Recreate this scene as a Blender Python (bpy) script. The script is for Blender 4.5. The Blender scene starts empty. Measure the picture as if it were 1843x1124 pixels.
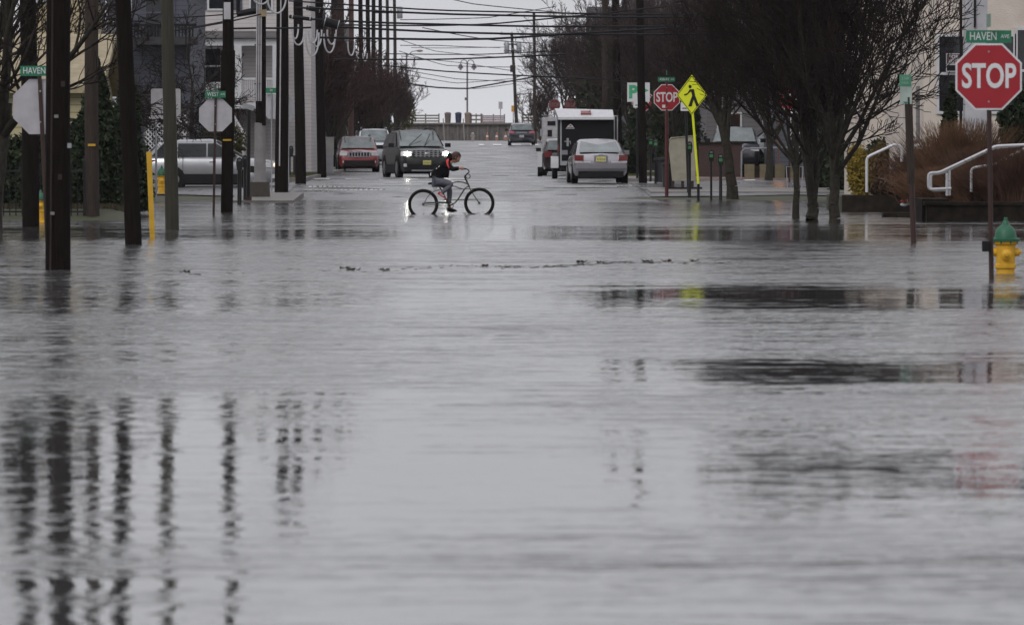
import bpy, bmesh, math, random
import numpy as np
from mathutils import Vector, Matrix, Euler
random.seed(7)
R = math.radians
SC = bpy.context.scene
COL = SC.collection
# ------------------------------------------------------------------ camera
F = 12000.0                                     # focal length in photo pixels (long telephoto)
cam_d = bpy.data.cameras.new('camera')
cam = bpy.data.objects.new('camera', cam_d); COL.objects.link(cam)
cam_d.sensor_width = 36.0
cam_d.lens = F/1843*36
cam_d.clip_start = 0.5; cam_d.clip_end = 6000
CAM = Vector((0, 0, 1.5))
cam.location = CAM
cam.rotation_euler = (R(90)-math.atan(294.5/F), 0, -math.atan(81.5/F))
cam_d.dof.use_dof = True
cam_d.dof.focus_distance = 155
cam_d.dof.aperture_fstop = 8.5
SC.camera = cam
SC.render.resolution_x = 1024; SC.render.resolution_y = 624
# ------------------------------------------------------------------ world: overcast
w = bpy.data.worlds.new("World"); SC.world = w; w.use_nodes = True
nt = w.node_tree; nt.nodes.clear()
def wn(t, **k):
    n = nt.nodes.new(t)
    for a, b in k.items(): setattr(n, a, b)
    return n
sky = wn('ShaderNodeTexSky', sky_type='NISHITA', sun_disc=False)
sky.sun_elevation = R(40); sky.sun_rotation = R(205); sky.dust_density = 6; sky.air_density = 1.2
hs = wn('ShaderNodeHueSaturation'); hs.inputs['Saturation'].default_value = 0.15; hs.inputs['Value'].default_value = 0.6
nt.links.new(sky.outputs[0], hs.inputs['Color'])
tc = wn('ShaderNodeTexCoord')
sep = wn('ShaderNodeSeparateXYZ'); nt.links.new(tc.outputs['Generated'], sep.inputs[0])
cr = wn('ShaderNodeValToRGB')
el = cr.color_ramp.elements
el[0].position = 0.0; el[0].color = (7.3, 7.35, 7.75, 1)
el[1].position = 1.0; el[1].color = (9.5, 9.5, 10.1, 1)
for p, c in ((0.015, (7.3, 7.35, 7.75, 1)), (0.05, (6.5, 6.55, 6.85, 1)), (0.2, (6.2, 6.25, 6.55, 1)), (0.45, (8.5, 8.5, 9.1, 1))):
    e = el.new(p); e.color = c
nt.links.new(sep.outputs[2], cr.inputs[0])
nz = wn('ShaderNodeTexNoise'); nz.inputs['Scale'].default_value = 4; nz.inputs['Detail'].default_value = 4
mp = wn('ShaderNodeMapping'); mp.inputs['Scale'].default_value = (1, 1, 4)
nt.links.new(tc.outputs['Generated'], mp.inputs[0]); nt.links.new(mp.outputs[0], nz.inputs['Vector'])
mr = wn('ShaderNodeMapRange'); mr.inputs['To Min'].default_value = 0.78; mr.inputs['To Max'].default_value = 1.2
mr.inputs['From Min'].default_value = 0.3; mr.inputs['From Max'].default_value = 0.7
nt.links.new(nz.outputs[0], mr.inputs[0])
vm = wn('ShaderNodeVectorMath', operation='SCALE')
nt.links.new(cr.outputs[0], vm.inputs[0]); nt.links.new(mr.outputs[0], vm.inputs['Scale'])
mx = wn('ShaderNodeMix', data_type='RGBA'); mx.inputs['Factor'].default_value = 0.9
nt.links.new(hs.outputs[0], mx.inputs[6]); nt.links.new(vm.outputs[0], mx.inputs[7])
bg = wn('ShaderNodeBackground'); bg.inputs['Strength'].default_value = 0.1
wo = wn('ShaderNodeOutputWorld')
nt.links.new(mx.outputs[2], bg.inputs[0]); nt.links.new(bg.outputs[0], wo.inputs[0])
# ------------------------------------------------------------------ sun behind cloud
sd = bpy.data.lights.new('sun', 'SUN'); sd.energy = 0.9; sd.angle = R(30); sd.color = (1, .97, .93)
so = bpy.data.objects.new('sun', sd); COL.objects.link(so)
so.rotation_euler = Euler((R(50), 0, R(-25)))
SC.view_settings.view_transform = 'Standard'; SC.view_settings.look = 'None'
SC.view_settings.exposure = 0.0; SC.view_settings.gamma = 1

# ------------------------------------------------------------------ helpers
def W(px, py, d):
    """point of the place seen at photo pixel px,py and d metres down the street"""
    v = Vector(((px-921.5)/F, (562-py)/F, -1))
    v = cam.rotation_euler.to_matrix() @ v
    return CAM + v*(d/v.y)
def GX(px, d): return W(px, 300, d).x
def GZ(py, d): return W(840, py, d).z
PROF = [(-100, -.14), (150, -.14), (180, -.07), (193, 0.0), (208, .17), (226, .36), (255, .40), (300, .43), (400, 1.15), (460, 1.75), (560, 2.15), (700, 2.2), (740, 1.5), (900, 0), (9000, 0)]
PX_, PY_ = zip(*PROF)
def sst(a, b, t):
    t = max(0, min(1, (t-a)/(b-a))); return t*t*(3-2*t)
def H(x, y):
    z = float(np.interp(y, PX_, PY_))
    xl = -6.6-max(0, y-142)*.055
    l = sst(xl, xl-1, x)*sst(139.5, 142, y)*(1-sst(184, 190, y))
    z = z*(1-l)+.22*l
    xe = 9.35+max(0, y-140)*.074
    r = sst(xe, xe+.5, x)*sst(139.5, 140.5, y)*(1-sst(205, 208, y))
    z = z*(1-r)+max(z, .3)*r
    n = .03*math.sin(x*.6+y*.23)+.02*math.sin(x*.21-y*.4+1)+.014*math.sin(x*1.7+y*.9)
    return z+n*sst(170, 195, y)*(1-sst(225, 250, y))

MATS = {}
def mat(name, col, rough=.6, metal=0, spec=.5, var=.18, vscale=6, bump=0, bscale=30, coat=0, stretch=(1, 1, 1), emit=None, estr=0, col2=None):
    if name in MATS: return MATS[name]
    m = bpy.data.materials.new(name); m.use_nodes = True
    n = m.node_tree; b = n.nodes['Principled BSDF']
    b.inputs['Roughness'].default_value = rough; b.inputs['Metallic'].default_value = metal
    b.inputs['Specular IOR Level'].default_value = spec
    if coat: b.inputs['Coat Weight'].default_value = coat; b.inputs['Coat Roughness'].default_value = .08
    t = n.nodes.new('ShaderNodeTexCoord'); mpp = n.nodes.new('ShaderNodeMapping')
    mpp.inputs['Scale'].default_value = stretch
    n.links.new(t.outputs['Object'], mpp.inputs[0])
    z = n.nodes.new('ShaderNodeTexNoise'); z.inputs['Scale'].default_value = vscale; z.inputs['Detail'].default_value = 5
    n.links.new(mpp.outputs[0], z.inputs['Vector'])
    r = n.nodes.new('ShaderNodeValToRGB')
    c2 = col2 or tuple(c*(1+var) for c in col); c1 = col if col2 else tuple(c*(1-var) for c in col)
    r.color_ramp.elements[0].position = .32; r.color_ramp.elements[1].position = .68
    r.color_ramp.elements[0].color = (*c1, 1); r.color_ramp.elements[1].color = (*c2, 1)
    n.links.new(z.outputs[0], r.inputs[0]); n.links.new(r.outputs[0], b.inputs['Base Color'])
    if bump:
        z2 = n.nodes.new('ShaderNodeTexNoise'); z2.inputs['Scale'].default_value = bscale
        n.links.new(mpp.outputs[0], z2.inputs['Vector'])
        bp = n.nodes.new('ShaderNodeBump'); bp.inputs['Strength'].default_value = bump; bp.inputs['Distance'].default_value = .02
        n.links.new(z2.outputs[0], bp.inputs['Height']); n.links.new(bp.outputs[0], b.inputs['Normal'])
    if emit:
        b.inputs['Emission Color'].default_value = (*emit, 1); b.inputs['Emission Strength'].default_value = estr
    MATS[name] = m; return m
def siding(name, col, pitch=.13, rough=.6, lap_shade=.55):
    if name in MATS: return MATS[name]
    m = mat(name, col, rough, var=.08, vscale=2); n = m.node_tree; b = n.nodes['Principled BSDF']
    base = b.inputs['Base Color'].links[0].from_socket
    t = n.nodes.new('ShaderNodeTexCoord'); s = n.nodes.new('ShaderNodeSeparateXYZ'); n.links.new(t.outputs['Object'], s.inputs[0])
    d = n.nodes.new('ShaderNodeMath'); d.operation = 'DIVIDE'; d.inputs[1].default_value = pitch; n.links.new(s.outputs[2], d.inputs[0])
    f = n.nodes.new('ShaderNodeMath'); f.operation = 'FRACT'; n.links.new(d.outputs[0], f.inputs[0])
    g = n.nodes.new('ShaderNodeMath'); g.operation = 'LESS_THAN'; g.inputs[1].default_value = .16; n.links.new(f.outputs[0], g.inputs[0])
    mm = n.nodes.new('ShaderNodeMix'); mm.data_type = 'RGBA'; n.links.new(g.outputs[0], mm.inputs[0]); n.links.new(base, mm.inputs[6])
    mm.inputs[7].default_value = (*[c*lap_shade for c in col], 1); n.links.new(mm.outputs[2], b.inputs['Base Color'])  # thin dark line per board: the lap's shadow painted into the colour
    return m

class MB:
    def __init__(s): s.v = []; s.f = []
    def add(s, vs, fs, M=None):
        o = len(s.v)
        for p in vs:
            p = Vector(p); s.v.append(M @ p if M is not None else p)
        s.f += [tuple(i+o for i in f) for f in fs]; return s
    def box(s, c, d, rz=0, rx=0, ry=0, taper=1.0):
        hx, hy, hz = d[0]/2, d[1]/2, d[2]/2
        vs = [(x*(taper if z > 0 else 1), y*(taper if z > 0 else 1), z) for z in (-hz, hz) for y in (-hy, hy) for x in (-hx, hx)]
        fs = [(0, 2, 3, 1), (4, 5, 7, 6), (0, 1, 5, 4), (2, 6, 7, 3), (0, 4, 6, 2), (1, 3, 7, 5)]
        return s.add(vs, fs, Matrix.Translation(c) @ Euler((rx, ry, rz)).to_matrix().to_4x4())
    def b2(s, x0, x1, y0, y1, z0, z1): return s.box(((x0+x1)/2, (y0+y1)/2, (z0+z1)/2), (abs(x1-x0), abs(y1-y0), abs(z1-z0)))
    def tube(s, pts, rad, n=8, caps=True, squash=None):
        pts = [Vector(p) for p in pts]
        if not hasattr(rad, '__len__'): rad = [rad]*len(pts)
        rings = []; up = None
        for i, p in enumerate(pts):
            t = (pts[min(i+1, len(pts)-1)]-pts[max(i-1, 0)]).normalized()
            if up is None:
                a = Vector((0, 0, 1)) if abs(t.z) < .9 else Vector((1, 0, 0))
            else: a = up
            u = (a - t*a.dot(t)).normalized(); v = t.cross(u); up = u
            rings.append([p+(u*math.cos(2*math.pi*k/n)+v*math.sin(2*math.pi*k/n))*rad[i] for k in range(n)])
        vs = [q for r in rings for q in r]; fs = []
        for i in range(len(pts)-1):
            for k in range(n):
                a, b = i*n+k, i*n+(k+1) % n
                fs.append((a, b, b+n, a+n))
        if caps: fs.append(tuple(range(n-1, -1, -1))); fs.append(tuple((len(pts)-1)*n+k for k in range(n)))
        return s.add(vs, fs)
    def lathe(s, prof, n=16, M=None):
        vs = []; fs = []
        for r, z in prof:
            for k in range(n): vs.append((r*math.cos(2*math.pi*k/n), r*math.sin(2*math.pi*k/n), z))
        for i in range(len(prof)-1):
            for k in range(n):
                a, b = i*n+k, i*n+(k+1) % n; fs.append((a, b, b+n, a+n))
        fs.append(tuple(range(n-1, -1, -1))); fs.append(tuple((len(prof)-1)*n+k for k in range(n)))
        return s.add(vs, fs, M)
    def prism(s, poly, y0, y1, M=None):        # polygon in xz, extruded in y
        n = len(poly)
        vs = [(x, y0, z) for x, z in poly]+[(x, y1, z) for x, z in poly]
        fs = [tuple(range(n)), tuple(range(2*n-1, n-1, -1))]+[(i, i+n, (i+1) % n+n, (i+1) % n) for i in range(n)]
        return s.add(vs, fs, M)
    def torus(s, c, R_, r, n=32, m=10, axis='y'):
        vs = []; fs = []
        for i in range(n):
            a = 2*math.pi*i/n
            for j in range(m):
                b = 2*math.pi*j/m; q = R_+r*math.cos(b)
                p = (q*math.cos(a), r*math.sin(b), q*math.sin(a)) if axis == 'y' else ((r*math.sin(b), q*math.cos(a), q*math.sin(a)) if axis == 'x' else (q*math.cos(a), q*math.sin(a), r*math.sin(b)))
                vs.append(Vector(p)+Vector(c))
        for i in range(n):
            for j in range(m):
                fs.append((i*m+j, i*m+(j+1) % m, ((i+1) % n)*m+(j+1) % m, ((i+1) % n)*m+j))
        return s.add(vs, fs)
    def ball(s, c, r, n=12, sc=(1, 1, 1)):
        prof = [(math.sin(math.pi*i/n)*1.0+1e-5, -math.cos(math.pi*i/n)) for i in range(n+1)]
        M = Matrix.Translation(c) @ Matrix.Diagonal((r*sc[0], r*sc[1], r*sc[2], 1))
        return s.lathe(prof, max(8, n), M)
    def build(s, name, m, parent=None, smooth=True, ang=35, fix=True):
        me = bpy.data.meshes.new(name); me.from_pydata(s.v, [], s.f)
        me.materials.append(m)
        if fix:
            bm = bmesh.new(); bm.from_mesh(me); bmesh.ops.recalc_face_normals(bm, faces=bm.faces); bm.to_mesh(me); bm.free()
        if smooth:
            me.polygons.foreach_set('use_smooth', [True]*len(me.polygons)); me.set_sharp_from_angle(angle=R(ang))
        return link(name, me, parent)
def link(name, me, parent=None):
    o = bpy.data.objects.new(name, me); COL.objects.link(o)
    if parent is not None: o.parent = parent
    return o
def tag(o, label=None, cat=None, group=None, kind=None):
    if label and len(label.split()) > 16: print('LONG LABEL', label)
    if label: o['label'] = label
    if cat: o['category'] = cat
    if group: o['group'] = group
    if kind: o['kind'] = kind
    return o
def thing(name, label, cat, loc=(0, 0, 0), rz=0, group=None):
    o = bpy.data.objects.new(name, None); COL.objects.link(o); o.empty_display_size = .3
    o.location = loc; o.rotation_euler = (0, 0, rz); return tag(o, label, cat, group)
def dup(root, loc, rz=0, label=None, group=None, scale=None, depth=0):
    def cp(o, par):
        c = o.copy(); COL.objects.link(c)
        if par is not None: c.parent = par
        for ch in [q for q in o.children]: cp(ch, c)
        return c
    c = cp(root, None); c.location = loc; c.rotation_euler = (0, 0, rz)
    if scale: c.scale = scale if hasattr(scale, '__len__') else (scale,)*3
    if label: c['label'] = label
    if group: c['group'] = group
    return c
def text(s, size, m, parent, loc, sx=1.0, name='lettering', rz=0, depth=.003, bold=0.0, align='CENTER'):
    cu = bpy.data.curves.new('t', 'FONT'); cu.body = s; cu.size = size; cu.align_x = align; cu.align_y = 'CENTER'; cu.extrude = depth; cu.offset = bold
    cu.resolution_u = 4
    o = bpy.data.objects.new('t', cu); COL.objects.link(o)
    dg = bpy.context.evaluated_depsgraph_get(); me = bpy.data.meshes.new_from_object(o.evaluated_get(dg))
    bpy.data.objects.remove(o)
    me.materials.clear(); me.materials.append(m); me.name = name
    me.transform(Matrix.Translation(loc) @ Matrix.Rotation(rz, 4, 'Z') @ Matrix.Rotation(R(90), 4, 'X') @ Matrix.Diagonal((sx, 1, 1, 1)))
    return link(name, me, parent)

# ------------------------------------------------------------------ materials
M_pole = mat('wet_pole_wood', (.010, .007, .006), .85, var=.4, vscale=8, stretch=(6, 6, .4), bump=.6, bscale=20, spec=.08)
M_pole2 = mat('grey_pole_wood', (.032, .023, .018), .8, var=.35, vscale=8, stretch=(6, 6, .4), bump=.6, bscale=20, spec=.3)
M_pole3 = mat('mossy_pole_wood', (.045, .045, .026), .65, vscale=6, stretch=(5, 5, .3), bump=.5, spec=.3, col2=(.03, .025, .02))
M_bark = mat('wet_bark', (.02, .016, .013), .8, var=.4, vscale=10, bump=.8, bscale=25, spec=.2, col2=(.04, .036, .026))
M_twig = mat('red_brown_twigs', (.024, .017, .016), .85, var=.3, vscale=1, spec=.1)
M_twig2 = mat('dark_twigs', (.016, .011, .010), .85, var=.3, vscale=1, spec=.1)
M_twigm = mat('haze_grey_twigs', (.05, .036, .035), .85, var=.4, vscale=1, spec=.1)  # lighter, greyer twigs for farther trees: distance haze put into the colour
M_redd = mat('dim_sign_red', (.11, .01, .015), .6, var=.2)  # darker sign red for the two far STOP signs
M_dimw = mat('dim_sign_white', (.16, .10, .10), .6)
M_colm = mat('weathered_column', (.19, .18, .18), .6, var=.2, vscale=3)
M_twig3 = mat('russet_twigs', (.06, .036, .033), .85, var=.35, vscale=1, spec=.1)
M_black = mat('black_metal', (.008, .008, .009), .45, spec=.3)
M_wire = mat('wire_rubber', (.01, .01, .012), .6, spec=.2)
M_cable = mat('pale_cable', (.42, .42, .44), .5)
M_galv = mat('galvanised_steel', (.30, .31, .33), .5, metal=.4, var=.12)
M_signback = mat('sign_back_aluminium', (.40, .39, .41), .55, metal=.15, var=.14, vscale=4)
M_red = mat('sign_red', (.31, .007, .016), .45, var=.05)
M_white = mat('sign_white', (.62, .62, .64), .5, var=.06)
M_green = mat('sign_green', (.012, .15, .075), .45, var=.1)
M_greenl = mat('sign_green_light', (.05, .35, .17), .5, var=.12)
M_lemon = mat('fluorescent_yellow', (.72, .78, .01), .5, var=.04)
M_rust = mat('brown_post', (.028, .009, .007), .6, var=.3, vscale=10)
M_redpost = mat('red_post', (.07, .008, .012), .5)
M_yel = mat('safety_yellow', (.50, .29, .012), .55, var=.15, vscale=5)
M_hyd = mat('hydrant_yellow', (.62, .34, .014), .55, var=.2, vscale=8)
M_hydg = mat('hydrant_green', (.012, .10, .05), .5, var=.2, vscale=9)
M_tyre = mat('tyre_rubber', (.008, .008, .008), .8, spec=.2)
M_rim = mat('wheel_rim', (.25, .25, .27), .35, metal=.7)
M_glass = mat('car_glass', (.075, .10, .10), .08, spec=.7, var=.45, vscale=2.5, coat=.7)
M_dglass = mat('dark_car_glass', (.010, .013, .014), .12, spec=.35, var=.4, vscale=3)
M_trim = mat('car_trim', (.008, .008, .009), .6, spec=.2)
M_chrome = mat('chrome', (.5, .5, .52), .2, metal=.9, var=.05)
M_tail = mat('tail_light_red', (.14, .008, .010), .25, coat=1, var=.1)
M_lamp = mat('lamp_glass', (.5, .5, .52), .2, coat=1, var=.1)
M_lit = mat('lit_headlight', (.9, .9, .85), .3, emit=(1, .96, .85), estr=55)
M_litw = mat('lit_warm_headlight', (.9, .8, .6), .3, emit=(1, .8, .55), estr=1.2)
M_litr = mat('lit_tail_light', (.6, .02, .02), .3, emit=(1, .05, .05), estr=1.6)
M_amber = mat('amber_lamp', (.8, .35, .08), .4, emit=(1, .36, .05), estr=26)
M_plate = mat('plate_yellow', (.55, .50, .18), .5, var=.15, vscale=30)
M_conc = mat('concrete', (.15, .138, .13), .55, var=.2, vscale=3, bump=.3)
M_stone = mat('dark_stone', (.014, .011, .009), .85, vscale=5, bump=.7, bscale=8, col2=(.032, .025, .018), spec=.1)
M_wood = mat('grey_boardwalk_wood', (.16, .14, .12), .7, var=.25, vscale=3, stretch=(1, 1, 5))
M_stucco = mat('cream_stucco', (.60, .53, .47), .85, var=.14, vscale=1.3, bump=.6, bscale=22)
M_trimw = mat('white_trim', (.55, .55, .57), .5, var=.06)
M_pane = mat('window_pane', (.012, .013, .016), .12, spec=.6, var=.4, vscale=1.5)
M_yside = siding('yellow_siding', (.42, .37, .22), .17)
M_wside = siding('white_siding', (.50, .465, .46), .15, lap_shade=.75)
M_dside = siding('slate_shingles', (.07, .075, .098), .16)
M_gside = siding('grey_siding', (.16, .15, .155), .16, lap_shade=.7)
M_roof = mat('dark_roof_shingles', (.03, .028, .03), .8, var=.3, vscale=6, bump=.5)
M_brick = mat('brown_brick', (.055, .03, .026), .8, var=.3, vscale=20, bump=.4)
M_rail = mat('white_rail_pipe', (.55, .55, .58), .35, var=.08)
# ================================================================== SETTING
def grid(name, xs, ys, zf, m, parent=None, smooth=True):
    b = MB()
    nx, ny = len(xs), len(ys)
    b.v = [Vector((x, y, zf(x, y))) for y in ys for x in xs]
    b.f = [(j*nx+i, j*nx+i+1, (j+1)*nx+i+1, (j+1)*nx+i) for j in range(ny-1) for i in range(nx-1)]
    return b.build(name, m, parent, smooth, ang=180)
M_soil = mat('wet_soil_and_grass', (.035, .032, .018), .8, vscale=.7, bump=.5, col2=(.05, .06, .02))
def wet_asphalt():
    m = bpy.data.materials.new('wet_asphalt'); m.use_nodes = True; n = m.node_tree; b = n.nodes['Principled BSDF']
    g = n.nodes.new('ShaderNodeNewGeometry'); mp_ = n.nodes.new('ShaderNodeMapping'); mp_.inputs['Scale'].default_value = (.5, .13, 1)
    n.links.new(g.outputs['Position'], mp_.inputs[0])
    a = n.nodes.new('ShaderNodeTexNoise'); a.inputs['Scale'].default_value = 1.2; a.inputs['Detail'].default_value = 6; n.links.new(mp_.outputs[0], a.inputs['Vector'])
    r = n.nodes.new('ShaderNodeMapRange'); r.inputs['From Min'].default_value = .35; r.inputs['From Max'].default_value = .65
    r.inputs['To Min'].default_value = .16; r.inputs['To Max'].default_value = .42; n.links.new(a.outputs[0], r.inputs[0]); n.links.new(r.outputs[0], b.inputs['Roughness'])
    c = n.nodes.new('ShaderNodeValToRGB'); c.color_ramp.elements[0].color = (.09, .09, .094, 1); c.color_ramp.elements[1].color = (.15, .15, .155, 1)
    n.links.new(a.outputs[0], c.inputs[0]); n.links.new(c.outputs[0], b.inputs['Base Color'])
    z = n.nodes.new('ShaderNodeTexNoise'); z.inputs['Scale'].default_value = 40; n.links.new(g.outputs['Position'], z.inputs['Vector'])
    s = n.nodes.new('ShaderNodeVectorMath'); s.operation = 'SUBTRACT'; s.inputs[1].default_value = (.5, .5, .5); n.links.new(z.outputs['Color'], s.inputs[0])
    q = n.nodes.new('ShaderNodeVectorMath'); q.operation = 'MULTIPLY'; q.inputs[1].default_value = (.09, .09, 0); n.links.new(s.outputs[0], q.inputs[0])
    ad = n.nodes.new('ShaderNodeVectorMath'); ad.operation = 'ADD'; n.links.new(q.outputs[0], ad.inputs[0]); n.links.new(g.outputs['Normal'], ad.inputs[1])
    no = n.nodes.new('ShaderNodeVectorMath'); no.operation = 'NORMALIZE'; n.links.new(ad.outputs[0], no.inputs[0]); n.links.new(no.outputs[0], b.inputs['Normal'])
    return m
M_road = wet_asphalt()
def water_mat():
    m = bpy.data.materials.new('flood_water'); m.use_nodes = True; n = m.node_tree; b = n.nodes['Principled BSDF']
    b.inputs['Base Color'].default_value = (.07, .07, .071, 1); b.inputs['IOR'].default_value = 1.333
    N = lambda t, **k: (lambda q: ([setattr(q, a, c) for a, c in k.items()], q)[1])(n.nodes.new(t))
    L = n.links.new
    g = N('ShaderNodeNewGeometry')
    def noise(sc, stretch, det=2, rough=.5, off=(0, 0, 0)):
        mp_ = N('ShaderNodeMapping'); mp_.inputs['Scale'].default_value = (stretch[0], stretch[1], 1); mp_.inputs['Location'].default_value = off
        L(g.outputs['Position'], mp_.inputs[0])
        a = N('ShaderNodeTexNoise'); a.inputs['Scale'].default_value = sc; a.inputs['Detail'].default_value = det; a.inputs['Roughness'].default_value = rough
        L(mp_.outputs[0], a.inputs['Vector']); return a
    def centred(a, amp):
        s = N('ShaderNodeVectorMath', operation='SUBTRACT'); s.inputs[1].default_value = (.5, .5, .5); L(a.outputs['Color'], s.inputs[0])
        q = N('ShaderNodeVectorMath', operation='MULTIPLY'); q.inputs[1].default_value = (amp[0], amp[1], 0); L(s.outputs[0], q.inputs[0]); return q.outputs[0]
    fine = centred(noise(1, (4.5, 11), 4, .65), (.5, 1.0))
    mid = centred(noise(1, (.6, 2.6), 3, .55, (5, 3, 0)), (.2, .65))
    ad0 = N('ShaderNodeVectorMath', operation='ADD'); L(fine, ad0.inputs[0]); L(mid, ad0.inputs[1])
    # at such a low angle only the wave faces turned to the viewer are seen: lean the ripple faces that way
    sx_ = N('ShaderNodeSeparateXYZ'); L(ad0.outputs[0], sx_.inputs[0])
    ab = N('ShaderNodeMath', operation='MULTIPLY'); L(sx_.outputs[1], ab.inputs[0]); ab.inputs[1].default_value = -.42
    ng = N('ShaderNodeMath', operation='MINIMUM'); L(ab.outputs[0], ng.inputs[0]); L(sx_.outputs[1], ng.inputs[1])
    ad = N('ShaderNodeCombineXYZ'); L(sx_.outputs[0], ad.inputs[0]); L(ng.outputs[0], ad.inputs[1])
    # wind patches: calm and ruffled bands lying across the flooded street
    sp = N('ShaderNodeSeparateXYZ'); L(g.outputs['Position'], sp.inputs[0])
    pn = noise(1, (.06, .10), 3, .6, (2, 0, 0)); pn2 = noise(1, (.16, .5), 4, .65, (9, 4, 0))
    jit = N('ShaderNodeMath', operation='MULTIPLY_ADD'); L(pn.outputs[0], jit.inputs[0]); jit.inputs[1].default_value = .10
    ly = N('ShaderNodeMath', operation='LOGARITHM'); L(sp.outputs[1], ly.inputs[0]); ly.inputs[1].default_value = 10.0
    L(ly.outputs[0], jit.inputs[2])
    j2 = N('ShaderNodeMath', operation='MULTIPLY_ADD'); L(pn2.outputs[0], j2.inputs[0]); j2.inputs[1].default_value = .07; L(jit.outputs[0], j2.inputs[2])
    pn3 = noise(1, (.7, 1.6), 3, .6, (1, 7, 0)); j3 = N('ShaderNodeMath', operation='MULTIPLY_ADD'); L(pn3.outputs[0], j3.inputs[0]); j3.inputs[1].default_value = .06; L(j2.outputs[0], j3.inputs[2])
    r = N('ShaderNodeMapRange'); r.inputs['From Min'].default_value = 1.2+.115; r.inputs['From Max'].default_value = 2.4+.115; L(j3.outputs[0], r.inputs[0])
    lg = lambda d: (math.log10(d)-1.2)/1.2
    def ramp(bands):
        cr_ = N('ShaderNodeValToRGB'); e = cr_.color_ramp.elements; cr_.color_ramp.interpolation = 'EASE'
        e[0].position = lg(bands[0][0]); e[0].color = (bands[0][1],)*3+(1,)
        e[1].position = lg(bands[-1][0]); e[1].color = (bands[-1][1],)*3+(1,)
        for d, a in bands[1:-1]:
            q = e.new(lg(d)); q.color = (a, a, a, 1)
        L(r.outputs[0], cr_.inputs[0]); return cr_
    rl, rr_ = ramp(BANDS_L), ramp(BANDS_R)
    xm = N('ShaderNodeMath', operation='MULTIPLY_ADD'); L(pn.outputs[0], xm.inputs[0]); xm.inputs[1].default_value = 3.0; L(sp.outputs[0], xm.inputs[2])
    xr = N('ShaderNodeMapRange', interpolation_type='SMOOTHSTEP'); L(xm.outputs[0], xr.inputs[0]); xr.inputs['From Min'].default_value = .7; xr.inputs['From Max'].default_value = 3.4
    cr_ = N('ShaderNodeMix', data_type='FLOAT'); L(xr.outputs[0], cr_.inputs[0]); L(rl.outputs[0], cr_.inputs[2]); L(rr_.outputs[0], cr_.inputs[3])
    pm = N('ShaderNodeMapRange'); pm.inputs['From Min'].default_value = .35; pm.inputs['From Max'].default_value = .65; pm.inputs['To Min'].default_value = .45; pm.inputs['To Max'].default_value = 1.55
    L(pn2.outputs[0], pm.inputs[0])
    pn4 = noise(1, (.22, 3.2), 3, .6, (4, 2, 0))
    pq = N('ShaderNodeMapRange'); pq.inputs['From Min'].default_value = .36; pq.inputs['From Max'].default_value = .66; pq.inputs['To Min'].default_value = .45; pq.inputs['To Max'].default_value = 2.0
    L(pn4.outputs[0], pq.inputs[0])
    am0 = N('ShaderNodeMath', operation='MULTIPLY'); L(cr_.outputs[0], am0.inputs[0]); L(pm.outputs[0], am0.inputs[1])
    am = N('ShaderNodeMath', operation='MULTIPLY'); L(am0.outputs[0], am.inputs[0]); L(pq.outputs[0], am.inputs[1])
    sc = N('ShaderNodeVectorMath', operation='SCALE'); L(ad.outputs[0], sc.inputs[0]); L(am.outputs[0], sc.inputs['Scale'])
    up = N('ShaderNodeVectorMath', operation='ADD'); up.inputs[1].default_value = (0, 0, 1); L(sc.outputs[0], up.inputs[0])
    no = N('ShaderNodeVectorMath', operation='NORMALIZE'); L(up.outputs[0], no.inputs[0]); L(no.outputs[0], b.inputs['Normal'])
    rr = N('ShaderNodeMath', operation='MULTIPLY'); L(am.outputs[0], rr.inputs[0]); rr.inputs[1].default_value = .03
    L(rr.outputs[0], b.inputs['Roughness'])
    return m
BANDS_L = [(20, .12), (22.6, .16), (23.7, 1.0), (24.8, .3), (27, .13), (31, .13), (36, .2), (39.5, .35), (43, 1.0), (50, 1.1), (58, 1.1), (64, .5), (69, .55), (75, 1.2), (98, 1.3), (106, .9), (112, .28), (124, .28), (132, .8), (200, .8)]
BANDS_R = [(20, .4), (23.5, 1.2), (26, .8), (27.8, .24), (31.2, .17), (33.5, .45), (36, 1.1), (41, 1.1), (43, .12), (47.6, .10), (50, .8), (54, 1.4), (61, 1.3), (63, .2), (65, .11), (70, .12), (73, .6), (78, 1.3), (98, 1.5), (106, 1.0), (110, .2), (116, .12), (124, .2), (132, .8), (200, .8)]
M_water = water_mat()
M_mark = mat('road_paint', (.62, .62, .60), .5, var=.2, vscale=4)

gx = [-3000, -400, -120, -60, -30, -20, -14, -10, -8.2, -7.8, -7.4, -7.0, -6.6, -6.2, -5.6, -4, -2, 0, 2, 4, 5.6, 7, 9.2, 9.5, 9.7, 10, 12, 14, 20, 30, 60, 120, 400, 3000]
gy = [-100, 0, 60, 120, 139, 139.8, 140.6, 141.5, 143] + list(range(148, 260, 4)) + [270, 285, 300, 330, 360, 400, 430, 460, 500, 560, 600, 700, 740, 900, 1500, 5000]
tag(grid('ground', gx, gy, H, M_soil), kind='structure')
ry = [5, 60, 120, 150]+list(range(156, 260, 2))+[270, 285, 300, 330, 360, 400, 430, 460, 500, 560, 596]
tag(grid('road', [-5.5, -4, -2, 0, 2, 4, 5.5], ry, lambda x, y: H(x, y)+.012, M_road), kind='structure')
for s in (-1, 1):
    xs = [s*q for q in (5.5, 6, 6.6, 7, 7.6, 9, 9.4, 9.9, 12, 16, 24, 40, 70)]
    if s < 0: xs = xs[::-1]
    tag(grid('cross_street', xs, [199.5]+list(range(201, 227, 3))+[227.5], lambda x, y: H(x, y)+.03, M_road), kind='structure')
tag(grid('water', [-70, 0, 70], [-30, 60, 150, 235], lambda x, y: 0.0, M_water), kind='structure')
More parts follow.
